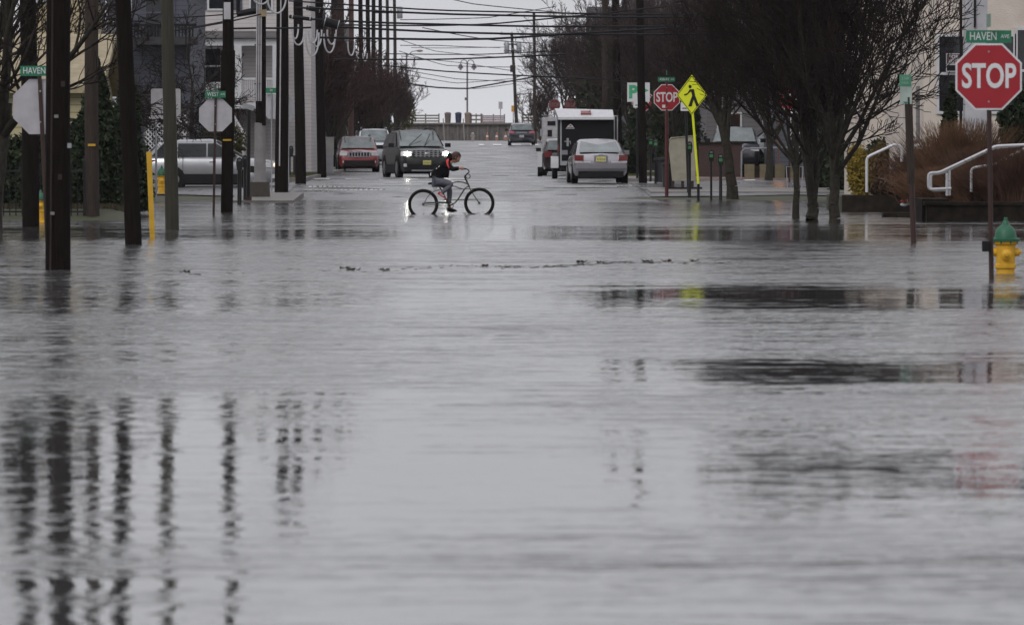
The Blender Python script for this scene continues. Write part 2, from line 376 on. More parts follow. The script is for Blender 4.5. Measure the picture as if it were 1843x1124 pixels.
def slab(name, x0, x1, y0, y1, h, m, kind='structure', step=6):
    b = MB(); n = max(2, int((y1-y0)/step)); ys = [y0+(y1-y0)*i/n for i in range(n+1)]
    hv = h if callable(h) else (lambda x, y: H(x, y)+h)
    for y in ys:
        for x in (x0, x1):
            b.v.append(Vector((x, y, hv(x, y)))); b.v.append(Vector((x, y, hv(x, y)-.5)))
    for i in range(n):
        a = i*4; c = a+4
        b.f += [(a, a+2, c+2, c), (a, c, c+1, a+1), (a+2, a+3, c+3, c+2)]
    b.f += [(0, 1, 3, 2), (n*4, n*4+2, n*4+3, n*4+1)]
    return tag(b.build(name, m, None, True, 30), kind=kind)
slab('kerb', -5.66, -5.5, 229, 590, .14, M_conc); slab('kerb', 5.5, 5.66, 229, 590, .14, M_conc)
slab('pavement', -7.6, -5.66, 229, 590, .13, M_conc); slab('pavement', 5.66, 8.6, 229, 590, .13, M_conc)
slab('kerb', -6.5, -4.8, 185.5, 186.0, lambda x, y: .06, M_conc)
slab('pavement', -6.7, -4.85, 186.0, 198.5, lambda x, y: .05+.012*(y-186), M_conc)
slab('pavement', 5.6, 15, 203, 209, lambda x, y: .19+.015*(y-203), M_conc)
# painted markings
def marks(rects, name='road_marking'):
    b = MB()
    for x0, x1, y0, y1 in rects:
        v = [Vector((x, y, H(x, y)+.045)) for x, y in ((x0, y0), (x1, y0), (x1, y1), (x0, y1))]
        o = len(b.v); b.v += v; b.f.append((o, o+1, o+2, o+3))
    return tag(b.build(name, M_mark, None, False), kind='structure')
def px_marks(l, d, dy):          # crosswalk bars between photo columns, at a distance
    marks([(GX(a, d), GX(c, d), d, d+dy) for a, c in l])
px_marks([(560, 592), (620, 650), (655, 680), (735, 752), (800, 842)], 238, 3.0)
px_marks([(886, 916), (948, 976), (1012, 1030)], 268, 5)
px_marks([(862, 872), (888, 904), (922, 940), (956, 972)], 452, 16)
px_marks([(690, 840)], 224, .5); px_marks([(980, 1110)], 214, .45); px_marks([(540, 760)], 219, .45)
b = MB()
for a, c, d in ((1155, 1165, 229), (1166, 1178, 224), (1176, 1184, 221)): px_marks([(a, c)], d, 1.6)
dots = []
for k in range(34):
    x = GX(548+k*9, 208)+random.uniform(-.02, .02)
    if k < 16: dots += [(x, x+.1, 207.6, 208.4), (x+.04, x+.13, 212, 212.7)]
for k in range(15):
    x = GX(1112+k*8, 211); dots += [(x, x+.09, 210, 210.8), (x+.05, x+.13, 215, 215.6)]
marks(dots, 'tactile_line')
px_marks([(1342, 1362)], 225, 2)

# ------------------------------------------------------------------ retaining wall and steps at the right
x0 = GX(1668, 138)
t = thing('retaining_wall', 'low dark stone retaining wall standing in the water below the brown grasses', 'wall', (x0, 138, 0))
MB().b2(0, 9, 0, .35, -.3, .33).build('wall_face', M_stone, t)
MB().b2(-.05, 9, -.05, .45, .33, .40).build('coping', M_stone, t)
MB().b2(-.06, .5, .5, 3.0, -.3, .46).build('pier', M_stone, t)
t = thing('stone_ledge', 'low dark stone ledge running left from the retaining wall at water level', 'ledge', (GX(1590, 146), 146, 0))
MB().b2(0, 1.6, 0, .5, -.2, .10).build('kerbstone', M_stone, t); MB().b2(.3, 1.1, -.5, 0, -.2, .06).build('step', M_stone, t)
t = thing('planting_bed', 'kerbed dark planting bed below the yellow shrub and white handrail', 'planting bed', (GX(1516, 158), 158, 0))
MB().b2(0, 1.95, 0, .2, -.2, .40).build('kerbstone', M_stone, t); MB().b2(0, 1.95, .2, 7, -.2, .37).build('soil', M_soil, t)
# low brick wall beyond the cross street at the right
t = thing('brick_wall', 'low brown brick wall with piers behind the tree at the right', 'wall', (GX(1258, 232), 232, .3))
MB().b2(0, 1.5, 0, .3, 0, 1.35).build('pier', M_brick, t); MB().b2(-.05, 1.55, -.05, .35, 1.35, 1.43).build('coping', M_stone, t)
t2 = thing('planter_wall', 'low yellowish block wall with a rail on top below the parked cars', 'wall', (GX(1340, 228), 228, .35))
for k in range(4): MB().b2(k*.52, k*.52+.34, 0, .3, 0, .62).build('block', mat('tan_block', (.16, .13, .075), .7, vscale=4), t2)
MB().b2(0, 1.95, .05, .25, 0, .56).build('infill', M_stone, t2)
MB().tube([(-.1, .1, -.1), (-.1, .1, 1.05), (0, .1, 1.15), (1.9, .1, 1.2)], .03, 6).build('rail', M_galv, t2)
slab('pavement', GX(1250, 227), GX(1460, 227), 227.8, 231.9, .14, mat('pink_paving', (.24, .18, .17), .6, vscale=3))

# ------------------------------------------------------------------ buildings
def window(par, x, z, w_, h_, y, fm=M_trimw, pm=M_pane, shutters=None, name='window', bars=True):
    f = MB(); t_ = .07
    f.b2(x-w_/2-t_, x+w_/2+t_, y-.06, y, z-t_, z); f.b2(x-w_/2-t_, x+w_/2+t_, y-.06, y, z+h_, z+h_+t_)
    f.b2(x-w_/2-t_, x-w_/2, y-.06, y, z, z+h_); f.b2(x+w_/2, x+w_/2+t_, y-.06, y, z, z+h_)
    if bars: f.b2(x-w_/2, x+w_/2, y-.045, y, z+h_*.5-.03, z+h_*.5+.03)
    fo = f.build(name, fm, par, False)
    MB().b2(x-w_/2, x+w_/2, y-.02, y-.005, z, z+h_).build('pane', pm, fo, False)
    if shutters:
        for s in (-1, 1):
            MB().b2(x+s*(w_/2+.1), x+s*(w_/2+.5), y-.05, y-.003, z-.05, z+h_+.05).build('shutter', shutters, par, False)
    return fo
def house(label, x0, x1, y0, y1, zb, zt, wall, roofm=M_roof, ridge='x', rh=2.0, over=.35, cat='house', name='house'):
    t = thing(name, label, cat, (x0, y0, zb)); L_, D_, Hh = x1-x0, y1-y0, zt-zb
    b = MB(); b.b2(0, L_, 0, D_, -.6, Hh)
    if ridge == 'y':
        o = len(b.v); b.v += [Vector(p) for p in ((0, 0, Hh), (L_, 0, Hh), (L_/2, 0, Hh+rh), (0, D_, Hh), (L_, D_, Hh), (L_/2, D_, Hh+rh))]
        b.f += [(o, o+1, o+2), (o+3, o+5, o+4), (o, o+2, o+5, o+3), (o+1, o+4, o+5, o+2)]
    else:
        o = len(b.v); b.v += [Vector(p) for p in ((0, 0, Hh), (0, D_, Hh), (0, D_/2, Hh+rh), (L_, 0, Hh), (L_, D_, Hh), (L_, D_/2, Hh+rh))]
        b.f += [(o, o+2, o+1), (o+3, o+4, o+5), (o, o+3, o+5, o+2), (o+1, o+2, o+5, o+4)]
    b.build('wall', wall, t, False)
    r = MB(); th = .16
    if ridge == 'y':
        for s in (0, 1):
            xe = -over if s == 0 else L_+over; xm = L_/2; sl = rh/(L_/2); ze = Hh-sl*over
            r.add([(xe, -over, ze+.01), (xm, -over, Hh+rh+.01), (xm, -over, Hh+rh+th), (xe, -over, ze+th), (xe, D_+over, ze+.01), (xm, D_+over, Hh+rh+.01), (xm, D_+over, Hh+rh+th), (xe, D_+over, ze+th)],
                  [(0, 1, 2, 3), (7, 6, 5, 4), (0, 4, 5, 1), (3, 2, 6, 7), (0, 3, 7, 4)])
    else:
        for s in (0, 1):
            ye = -over if s == 0 else D_+over; ym = D_/2; sl = rh/(D_/2); ze = Hh-sl*over
            r.add([(-over, ye, ze+.01), (-over, ym, Hh+rh+.01), (-over, ym, Hh+rh+th), (-over, ye, ze+th), (L_+over, ye, ze+.01), (L_+over, ym, Hh+rh+.01), (L_+over, ym, Hh+rh+th), (L_+over, ye, ze+th)],
                  [(0, 1, 2, 3), (7, 6, 5, 4), (0, 4, 5, 1), (3, 2, 6, 7), (0, 3, 7, 4)])
    r.build('roof', roofm, t, False)
    return t
# left: yellow house
h = house('pale yellow clapboard house behind the iron fence at the left edge', GX(-420, 152), GX(216, 152)-.7, 152, 162, .1, GZ(162, 152), M_yside, mat('tan_roof', (.30, .25, .16), .8, vscale=4), 'x', 1.2)
window(h, 2.2, 1.2, .9, 1.3, 0)
MB().b2(3.5, 4.3, -.03, 0, .2, 2.2).build('door', M_trimw, h, False)
h = house('tall cream house rising behind the yellow house', GX(48, 176), GX(146, 176), 176, 186, .1, 6.5, mat('cream_paint', (.42, .35, .22), .7, vscale=2), M_roof, 'y')
window(h, .55, 2.5, .55, 1.7, 0); window(h, .55, 5.3, .55, 1.5, 0)
MB().b2(-.02, 1.45, -.04, 0, 3.95-.0, 4.1).build('band', M_roof, h, False)
# slate house with porch
h = house('dark slate shingled house with a white porch column on the left', GX(168, 236), GX(342, 236), 236, 250, .3, 7.6, M_dside, M_roof, 'y')
L_ = GX(342, 236)-GX(168, 236)
window(h, 2.35, 5.0, .95, 2.0, 0, M_dside); window(h, .9, 4.9, .8, 1.6, 0, M_trimw)
MB().b2(.35, 1.0, -2.0, -1.6, .0, GZ(66, 234)-.3).build('porch_column', M_trimw, h, False)
MB().b2(-.5, 1.1, -2.3, 0, GZ(66, 234)-.3+.0, GZ(50, 234)-.3).build('porch_beam', M_gside, h, False)
MB().b2(1.5, L_+.3, -1.2, 0, GZ(80, 234)-.3, GZ(66, 234)-.3).build('porch_roof', M_roof, h, False)
b = MB()
for k in range(18): b.b2(1.5+k*.12, 1.55+k*.12, -1.1, -1.05, 4.9, 5.5)
b.b2(1.5, 3.7, -1.12, -1.03, 5.5, 5.58); b.build('balcony_rail', M_trim, h, False)
# white house with porch, stairs, lattice
hx0, hx1, hd = GX(332, 262), GX(560, 262), 262
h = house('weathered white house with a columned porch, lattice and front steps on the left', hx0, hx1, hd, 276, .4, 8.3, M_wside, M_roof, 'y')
lx = lambda px, d=262: GX(px, d)-hx0
lz = lambda py, d=262: GZ(py, d)-.4
window(h, lx(383), lz(150), .62, 1.35, 0, M_trimw, M_pane)
window(h, lx(343), lz(32), .5, 1.1, 0, M_trimw, M_pane, bars=False)
window(h, lx(395), lz(16), .8, 1.5, 0, M_trimw, M_pane, M_dside)
window(h, lx(470), lz(20), .8, 1.5, 0, M_trimw, M_pane)
MB().b2(lx(330), lx(508), -2.4, 0, lz(70), lz(58)).build('porch_roof', M_gside, h, False)
MB().b2(lx(330), lx(508), -2.2, -1.95, lz(84), lz(72)).build('porch_beam', M_trimw, h, False)
MB().b2(lx(330), lx(508), -2.4, 0, lz(196), lz(186)).build('porch_floor', M_trimw, h, False)
for px in (345, 432, 500):
    MB().b2(lx(px)-.14, lx(px)+.14, -2.3, -2.0, lz(184), lz(84)).build('column', M_trimw, h, False)
b = MB()
for k in range(22):
    xx = lx(440)+k*.07*1.2
    if xx < lx(500): b.b2(xx, xx+.035, -2.2, -2.15, lz(178), lz(145))
for k in range(20): 
    xx = lx(348)+k*.084
    if xx < lx(428): b.b2(xx, xx+.035, -2.2, -2.15, lz(190), lz(153))
b.b2(lx(440), lx(500), -2.22, -2.13, lz(145), lz(141)); b.b2(lx(348), lx(428), -2.22, -2.13, lz(153), lz(149)); b.build('porch_rail', M_trimw, h, False)
MB().b2(lx(334), lx(430), -2.3, -.1, -.3, lz(198)).build('under_porch', M_brick, h, False)
MB().b2(lx(423), lx(446), -4.4, -2.5, -.2, lz(238)).build('stair_base', M_trimw, h, False)
b = MB()
za, zb_ = lz(205), lz(242); xa, xb = lx(424), lx(446)
for k in range(9):
    q = k/8; xx = xa+(xb-xa)*q; zz = za+(zb_-za)*q
    b.b2(xx-.015, xx+.015, -3.6, -3.56, lz(238), zz)
b.tube([(xa, -3.58, za), (xb, -3.58, zb_)], .04, 5); b.build('stair_rail', M_trimw, h, False)
# lattice panel
lat = thing('lattice_panel', 'white diagonal lattice panel behind the silver car', 'lattice', (GX(262, 232), 232, .35))
b = MB(); wl = GX(336, 232)-GX(262, 232); hl = GZ(206, 232)-.35
for k in range(-18, 26):
    for s in (1, -1):
        x_a = k*.16 if s > 0 else k*.16; pts = []
        z0, z1 = 0.6, hl; xa_ = x_a; xb_ = x_a+s*(z1-z0)
        p0, p1 = [xa_, z0], [xb_, z1]
        def clip(p0, p1):
            t0, t1 = 0, 1; dx = p1[0]-p0[0]
            if dx > 0: t0 = max(t0, (0-p0[0])/dx); t1 = min(t1, (wl-p0[0])/dx)
            else: t0 = max(t0, (wl-p0[0])/dx); t1 = min(t1, (0-p0[0])/dx)
            return t0, t1
        t0, t1 = clip(p0, p1)
        if t1 > t0+.02:
            q = lambda t: (p0[0]+(p1[0]-p0[0])*t, -.0 if s > 0 else -.02, p0[1]+(p1[1]-p0[1])*t)
            b.tube([q(t0), q(t1)], .022, 4)
b.build('lattice', M_trimw, lat, False)
f = MB(); f.b2(-.05, wl+.05, -.03, .03, hl, hl+.07); f.b2(-.05, wl+.05, -.03, .03, .52, .6); f.b2(-.06, 0, -.03, .03, 0, hl); f.b2(wl, wl+.06, -.03, .03, 0, hl); f.build('frame', M_gside, lat, False)
MB().b2(.02, wl-.02, .3, .4, 0, hl).build('backing', M_brick, lat, False)

# background houses further up, both sides
far_h = [
 ('hazy red-brown house behind the poles, left side of the street', -17, -7.9, 300, 312, 7, M_brick, 'y'),
 ('grey two-storey house far up the left side behind the red trees', -19, -8.4, 345, 360, 7.5, M_gside, 'y'),
 ('dark house far up the left side near the far corner', -22, -9, 400, 415, 6.5, M_dside, 'x'),
 ('small pale house by the boardwalk end on the left', -24, -9.5, 520, 535, 7.0, M_gside, 'x'),
 ('dark gabled house behind the trailer at the right', 9.2, 15.5, 268, 280, 6.6, M_dside, 'y'),
 ('pale garage gable seen beside the parked trailer', 6.9+2.1, 12.4, 250, 258, 3.6, M_gside, 'y'),
 ('grey house with a white porch rail behind the parked cars at the right', GX(1290, 262), GX(1475, 262), 262, 275, 6.8, M_gside, 'y'),
 ('dark house behind the big bare trees at the right', GX(1395, 240), GX(1590, 240), 240, 250, 6.6, M_dside, 'x'),
 ('brown house far up the right side behind the reddish trees', 9.5, 20, 330, 345, 7.2, M_brick, 'y'),
 ('grey house far up the right side', 10, 22, 400, 415, 8.5, M_gside, 'x'),
 ('low dark house near the boardwalk on the right', 9.5, 24, 500, 515, 8, M_dside, 'x'),
]
for lab, xa, xb, ya, yb, hh, mm, rd in far_h:
    zb = H(0, ya); hs_ = house(lab, xa, xb, ya, yb, zb, zb+hh, mm, M_roof, rd, 2.2)
    wdt = xb-xa; n = max(2, int(wdt/2.6))
    for fl in range(max(1, int(hh/3))):
        for k in range(n): window(hs_, wdt*(k+.5)/n, 1.0+fl*2.9, .8, 1.4, 0)
    if 'porch rail' in lab:
        b = MB()
        for k in range(26): b.b2(.5+k*.14, .56+k*.14, -2, -1.95, 1.75-.3, 2.6-.3)
        b.b2(.5, 4.1, -2.02, -1.93, 2.3, 2.38); b.b2(.4, 4.2, -2.2, 0, 1.3, 1.45); b.build('porch_rail', M_trimw, hs_, False)
        MB().b2(0, 4.2, -2.3, 0, 3.3, 3.6).build('porch_roof', mat('pale_awning', (.4, .33, .32), .7), hs_, False)
        for xx in (.4, 2.2, 4.0): MB().b2(xx-.1, xx+.1, -2.1, -1.9, -.4, 3.3).build('porch_post', M_dside, hs_, False)
# right: cream stucco building, wing first
h = house('cream stucco wing with small windows behind the dark evergreens', GX(1556, 186), GX(1720, 186), 186, 196, .2, 6.6, M_stucco, M_roof, 'x', name='building', cat='building')
sx0 = GX(1556, 186)
window(h, GX(1604, 186)-sx0, GZ(206, 186)-.2, .16, .5, 0, bars=False); window(h, GX(1628, 186)-sx0, GZ(150, 186)-.2, .3, .9, 0)
window(h, GX(1590, 186)-sx0, GZ(30, 186)-.2, .5, .9, 0)
bx0 = GX(1662, 165)
h = house('cream stucco building with a white trimmed window and rent notice at the right', bx0, bx0+9, 165, 180, .2, 6.4, M_stucco, M_roof, 'x', name='building', cat='building')
qx = lambda px: GX(px, 165)-bx0
qz = lambda py: GZ(py, 165)-.2
window(h, (qx(1690)+qx(1823))/2, qz(200), qx(1823)-qx(1690), qz(66)-qz(200), 0)
MB().b2(qx(1690), qx(1734), -.05, -.03, qz(133)-.02, qz(133)+.04).build('window_rail', M_trimw, h, False)
window(h, qx(1860), qz(200), .8, 2, 0)
wc = thing('porch_column', 'tall white porch column beside the red stop sign at the right', 'column', (GX(1755, 160), 160, 0))
MB().b2(-.27, .27, -.27, .27, GZ(284, 160), 9).build('shaft', mat('column_paint', (.42, .42, .45), .5, vscale=2), wc, False)
MB().b2(-.34, .34, -.34, .34, GZ(294, 160), GZ(284, 160)).build('base', M_trimw, wc, False)
MB().b2(-.45, .45, -.45, .45, .1, GZ(294, 160)).build('plinth', M_stucco, wc, False)
MB().tube([(-.36, -.2, 1.2), (-.36, -.2, 9)], .035, 6).build('downpipe', M_trim, wc)
b = MB(); b.b2(-.06, -.01, -.33, -.28, GZ(50, 160), 9); b.build('downpipe', M_trim, wc)
# rent notice, behind the pane
nb = thing('rent_notice', 'white framed FOR RENT notice hanging in the window', 'notice', (GX(1716, 164.9), 164.86, GZ(113, 164.9)))
MB().b2(-.19, .19, 0, .03, -.23, .23).build('frame', M_signback, nb, False)
MB().b2(-.17, .17, -.004, 0, -.02, .21).build('panel', mat('notice_dark', (.09, .05, .06), .5), nb, False)
MB().b2(-.17, .17, -.004, 0, -.2, -.06).build('panel', M_trim, nb, False)
text('FOR', .13, M_white, nb, (0, -.006, .14), .9); text('RENT', .13, M_white, nb, (0, -.006, .03), .8)
wl_ = thing('wall_lantern', 'small white topped lantern on the cream wing wall', 'lantern', (GX(1649, 184), 184.5, GZ(118, 184)))
MB().lathe([(.02, 0), (.06, .02), (.07, .26), (.05, .3)], 8).build('body', M_gside, wl_); MB().lathe([(.11, .28), (.09, .34), (.02, .40)], 8).build('cap', M_trimw, wl_)
MB().tube([(0, 0, .1), (0, .5, .1), (0, 1.5, .1)], .02, 5).build('bracket', M_trim, wl_)
# thin white downpipe with base on the wing
dp = thing('downpipe', 'thin white downpipe standing behind the green parking sign', 'pipe', (GX(1652, 158), 158, 0))
MB().tube([(0, 0, 0.2), (0, 0, GZ(155, 158))], .045, 8).build('pipe', M_gside, dp); MB().lathe([(.1, GZ(268, 158)), (.1, GZ(262, 158)), (.06, GZ(258, 158))], 8).build('collar', M_trimw, dp)

# ------------------------------------------------------------------ boardwalk end of the street
def DZ(py, d=598): return GZ(py, d)
D = 598
bw = thing('boardwalk', 'grey timber boardwalk with a dark bulkhead closing the far end of the street', 'boardwalk', (0, D, 0))
MB().b2(GX(600, D), GX(1120, D), 0, 3, 1.5, DZ(224)).build('bulkhead', mat('bulkhead_timber', (.07, .062, .06), .8, vscale=1.2, stretch=(3, 1, 1), col2=(.15, .13, .128)), bw, False)
MB().b2(GX(560, D), GX(1160, D), -.3, 12, DZ(224), DZ(221)).build('deck', M_wood, bw, False)
for px in (770+18*k for k in range(10)): MB().b2(GX(px, D)-.06, GX(px, D)+.06, -.12, 0, 1.6, DZ(226)-.02).build('pile', M_wood, bw, False)
MB().b2(GX(905, D), GX(965, D), -.1, 0, 1.6, DZ(242)).build('ramp_face', M_conc, bw, False)
def railing(lab, a, c, z0=221, z1=206, rows=3, full=False, m=M_wood):
    t = thing('railing', lab, 'railing', (GX(a, D), D+.4, DZ(z0)), 0, 'timber railings along the boardwalk')
    wd = GX(c, D)-GX(a, D); hh = DZ(z1)-DZ(z0); n = max(2, int(wd/1.0))
    for k in range(n+1): MB().b2(wd*k/n-.06, wd*k/n+.06, -.06, .06, 0, hh+.08).build('post', m, t, False)
    for r_ in range(rows):
        zz = hh*(r_+1)/rows-.1
        MB().b2(0, wd, -.03-.05, .02-.05, zz-.07, zz+.07).build('rail', m, t, False)
M_woodv = mat('mauve_wood', (.25, .20, .22), .7)
railing('grey timber railing at the left end of the boardwalk, above the dark car roof', 742, 790)
railing('timber railing right of the boardwalk lamp post', 848, 866, rows=2)
railing('mauve grey close-boarded railing in the middle of the boardwalk', 868, 908, z1=207, rows=4, m=M_woodv)
railing('timber railing by the leaning pole at the right end of the boardwalk', 940, 962, z1=205)
for px, c, lab in ((806, mat('bin_brown', (.12, .09, .085), .7), 'brown litter bin on the boardwalk, left of the dark blue one'), (825, mat('bin_blue', (.02, .025, .06), .6), 'dark blue litter bin on the boardwalk'), (842, mat('bin_tan', (.2, .15, .13), .7), 'tan litter bin at the foot of the boardwalk lamp post')):
    t = thing('litter_bin', lab, 'bin', (GX(px, D), D+.2, DZ(222)))
    MB().lathe([(.24, 0), (.28, .6), (.28, .8)], 12).build('body', c, t); MB().lathe([(.31, .8), (.29, .92), (.15, 1.0)], 12).build('lid', c, t)
t = thing('lamp_post', 'double-armed boardwalk lamp post with two bell shades', 'lamp post', (GX(841, D), D+.6, DZ(222)))
hL = DZ(112)-DZ(222)
M_lp = mat('lamp_post_grey', (.12, .11, .12), .6)
MB().lathe([(.16, 0), (.14, .5), (.085, .7), (.07, hL)], 10).build('post', M_lp, t)
for s in (-1, 1):
    MB().tube([(0, 0, hL-.1)]+[(s*(.30-.30*math.cos(a)), 0, hL-.1+.32*math.sin(a)) for a in [R(q) for q in (20, 50, 90, 130, 160, 180)]], .035, 6).build('arm', M_lp, t)
    sh = MB().lathe([(.05, 0), (.14, -.12), (.24, -.36), (.24, -.42), (.14, -.44)], 10, Matrix.Translation((s*.6, 0, hL-.12))).build('shade', M_lp, t)
    MB().ball((s*.6, 0, hL-.6), .12, 8).build('bulb', M_lamp, sh)
MB().box((-.1, 0, hL*.4), (.25, .1, .25)).build('box', M_lp, t)
for px, py0, py1, cl, lab, cat in ((901, 183, 196, M_signback, 'small rounded grey sign on a thin pole beyond the railing', 'sign'), (924, 190, 201, mat('orange_board', (.5, .25, .04), .6), 'small orange board beside the leaning pole', 'sign')):
    t = thing('sign', lab, cat, (GX(px, D), D+1, DZ(222)))
    MB().tube([(0, 0, 0), (0, 0, DZ(py1)-DZ(222))], .035, 6).build('post', M_lp, t)
    MB().box((0, -.05, DZ((py0+py1)/2)-DZ(222)), (.36, .03, DZ(py0)-DZ(py1))).build('panel', cl, t)
cone_m = mat('cone_orange', (.32, .14, .09), .6)
cone0 = None
for px, lab in ((877, 'orange traffic cone in front of the bulkhead, left one of the pair'), (894, 'pale traffic cone in front of the bulkhead near the dark car'), (910, 'orange traffic cone right beside the dark car')):
    if cone0 is None:
        cone0 = thing('traffic_cone', lab, 'cone', (GX(px, 560), 560, 2.15), 0, 'cones before the boardwalk')
        MB().box((0, 0, .02), (.36, .36, .04)).build('base', M_trim, cone0); MB().lathe([(.14, .04), (.03, .75)], 10).build('body', cone_m, cone0)
        MB().lathe([(.11, .32), (.085, .46)], 10).build('band', M_white, cone0)
    else: dup(cone0, (GX(px, 560), 560, 2.15), 0, lab)
ps = thing('hydrant', 'small pale hydrant before the bulkhead at the end of the street', 'hydrant', (GX(851, 540), 540, 2.0))
MB().lathe([(.14, 0), (.11, .1), (.11, .6), (.15, .62), (.12, .75), (.03, .82)], 10).build('barrel', mat('pale_hydrant', (.3, .26, .24), .6), ps)
MB().tube([(-.18, 0, .5), (.18, 0, .5)], .05, 8).build('outlets', M_galv, ps)
for px in (800, 836):
    t = thing('marker_post', 'thin pale marker post in front of the bulkhead, %s the boardwalk lamp' % ('left of' if px == 800 else 'right below'), 'post', (GX(px, 570), 570, 2.1))
    MB().tube([(0, 0, 0), (-.1, 0, 1.9)], .045, 6).build('stake', mat('pale_stake', (.25, .23, .2), .6), t); MB().lathe([(.055, 1.9), (.03, 1.97)], 6, Matrix.Translation((-.1, 0, 0))).build('cap', M_wood, t)

# ------------------------------------------------------------------ iron fence left
def iron_fence(lab, p0, p1, hgt=1.1, sp=.13):
    p0, p1 = Vector(p0), Vector(p1); L_ = (p1-p0).length; an = math.atan2(p1.y-p0.y, p1.x-p0.x)
    t = thing('iron_fence', lab, 'fence', p0, an)
    b = MB(); n = int(L_/sp)
    for k in range(n+1):
        b.tube([(k*sp, 0, 0), (k*sp, 0, hgt)], .012, 4); b.lathe([(.018, hgt), (.002, hgt+.07)], 4, Matrix.Translation((k*sp, 0, 0)))
    b.build('pickets', M_black, t)
    r_ = MB()
    for z in (.12, hgt-.12): r_.b2(0, L_, -.018, .018, z-.02, z+.02)
    r_.build('rails', M_black, t)
    for k in range(int(L_/2)+1): MB().b2(k*2-.03, k*2+.03, -.03, .03, 0, hgt+.1).build('post', M_black, t)
iron_fence('black iron picket fence standing at the water edge left of the thick poles', (GX(-60, 141), 141, .05), (GX(150, 141), 141, .05))
iron_fence('black iron picket fence running back beside the dark evergreen', (GX(152, 141), 141, .05), (GX(236, 168)-.3, 160, .1))
iron_fence('taller black railings hidden behind the brown wooden pole', (GX(180, 150), 150, .1), (GX(252, 150)-.3, 150, .1), 1.3)
# ================================================================== POLES
def pole(lab, px, d, pxtop, r0, r1, m, zb=None, ztop=11.0, group=None, name='utility_pole', cat='utility pole', extras=None, pytop=None):
    zb = (H(GX(px, d), d)-.3) if zb is None else zb
    B = Vector((GX(px, d), d, zb))
    T0 = W(pxtop, 0, d)                     # the lean, read at the top of the picture
    lean = (T0.x-B.x)/(T0.z-zb)
    if pytop is not None: ztop = GZ(pytop, d)
    t = thing(name, lab, cat, B, 0, group)
    n = 10; pts = []; rad = []
    for i in range(n+1):
        q = i/n; z = (ztop-zb)*q
        pts.append((lean*z+.012*math.sin(q*9+px), .01*math.cos(q*7), z)); rad.append(r0+(r1-r0)*min(1, q*1.2))
    MB().tube(pts, rad, 14).build('shaft', m, t)
    t['lean'] = lean
    return t, (lambda z: Vector((lean*(z-zb), 0, z-zb)))
def crossarm(t, at, z, w_=2.4, m=M_pole, ins=4, ry=0):
    p = at(z)
    a = MB().box(p+Vector((0, -.16, 0)), (w_, .1, .12), ry=ry).build('crossarm', m, t)
    for k in range(ins):
        x = -w_/2+.12+(w_-.24)*k/(ins-1)
        MB().lathe([(.02, .05), (.02, .12), (.05, .14), (.05, .2), (.02, .24)], 8, Matrix.Translation(p+Vector((x, -.16, -x*math.tan(ry))))).build('insulator', M_galv, a)
    return a
def transformer(t, at, z, dx=.4):
    p = at(z); MB().lathe([(.2, -.45), (.22, -.4), (.22, .4), (.18, .46), (.06, .48)], 12, Matrix.Translation(p+Vector((dx, -.1, 0)))).build('transformer', M_galv, t)
gp = 'wooden utility poles along the left kerb'
t, at = pole('thickest dark utility pole, foreground left, standing in the flood water', 103, 82.8, 107, .158, .134, M_pole, -.3, 11)
MB().tube([at(-.2)+Vector((-.08, -.14, 0)), at(9)+Vector((-.07, -.13, 0))], .012, 6).build('ground_wire', M_pole2, t)
MB().box(at(GZ(262, 82.8))+Vector((.14, -.06, 0)), (.05, .05, .06)).build('bracket', M_galv, t)
crossarm(t, at, 10.2)
for q, (zz, sx_) in enumerate(((.7, -.06), (1.15, .03), (1.9, -.02), (2.3, .06))): MB().box(at(zz)+Vector((sx_, -.155, 0)), (.05, .02, .07 if q % 2 else .04)).build('tag', (M_colm, M_pole2)[q % 2], t)
t, at = pole('leaning dark utility pole, second from the camera on the left', 240, 104.3, 223, .132, .115, M_pole, -.3, 10.5); crossarm(t, at, 9.8)
t, at = pole('mossy brown utility pole beside the yellow marker post', 309, 124.6, 302, .13, .105, M_pole3, -.3, 11); crossarm(t, at, 10.2)
t, at = pole('dark utility pole right beside the back of the octagonal sign near the silver car', 408, 158, 411, .145, .118, M_pole, -.3, 12); crossarm(t, at, 11)
MB().box(at(GZ(20, 158))+Vector((-.02, -.15, 0)), (.16, .06, .40)).build('notice_plate', M_signback, t)
MB().box(at(GZ(252, 158))+Vector((0, -.145, 0)), (.2, .03, .04)).build('yellow_band', M_yel, t)
MB().tube([at(z) for z in (GZ(258, 158), GZ(245, 158), GZ(165, 158), GZ(92, 158), GZ(88, 158))], [.12, .165, .17, .17, .12], 12).build('sleeve', M_pole, t)
t, at = pole('very dark pole behind the octagonal sign back at the far left', 56, 128, 50, .165, .15, M_pole, -.3, 11); crossarm(t, at, 10.4)
t, at = pole('brown wooden pole with a small yellow tag before the dark evergreen', 166, 141, 165, .15, .135, M_pole2, .0, 11); crossarm(t, at, 10.4)
MB().box(at(GZ(261, 141))+Vector((0, -.155, 0)), (.16, .03, .05)).build('tag', M_yel, t)
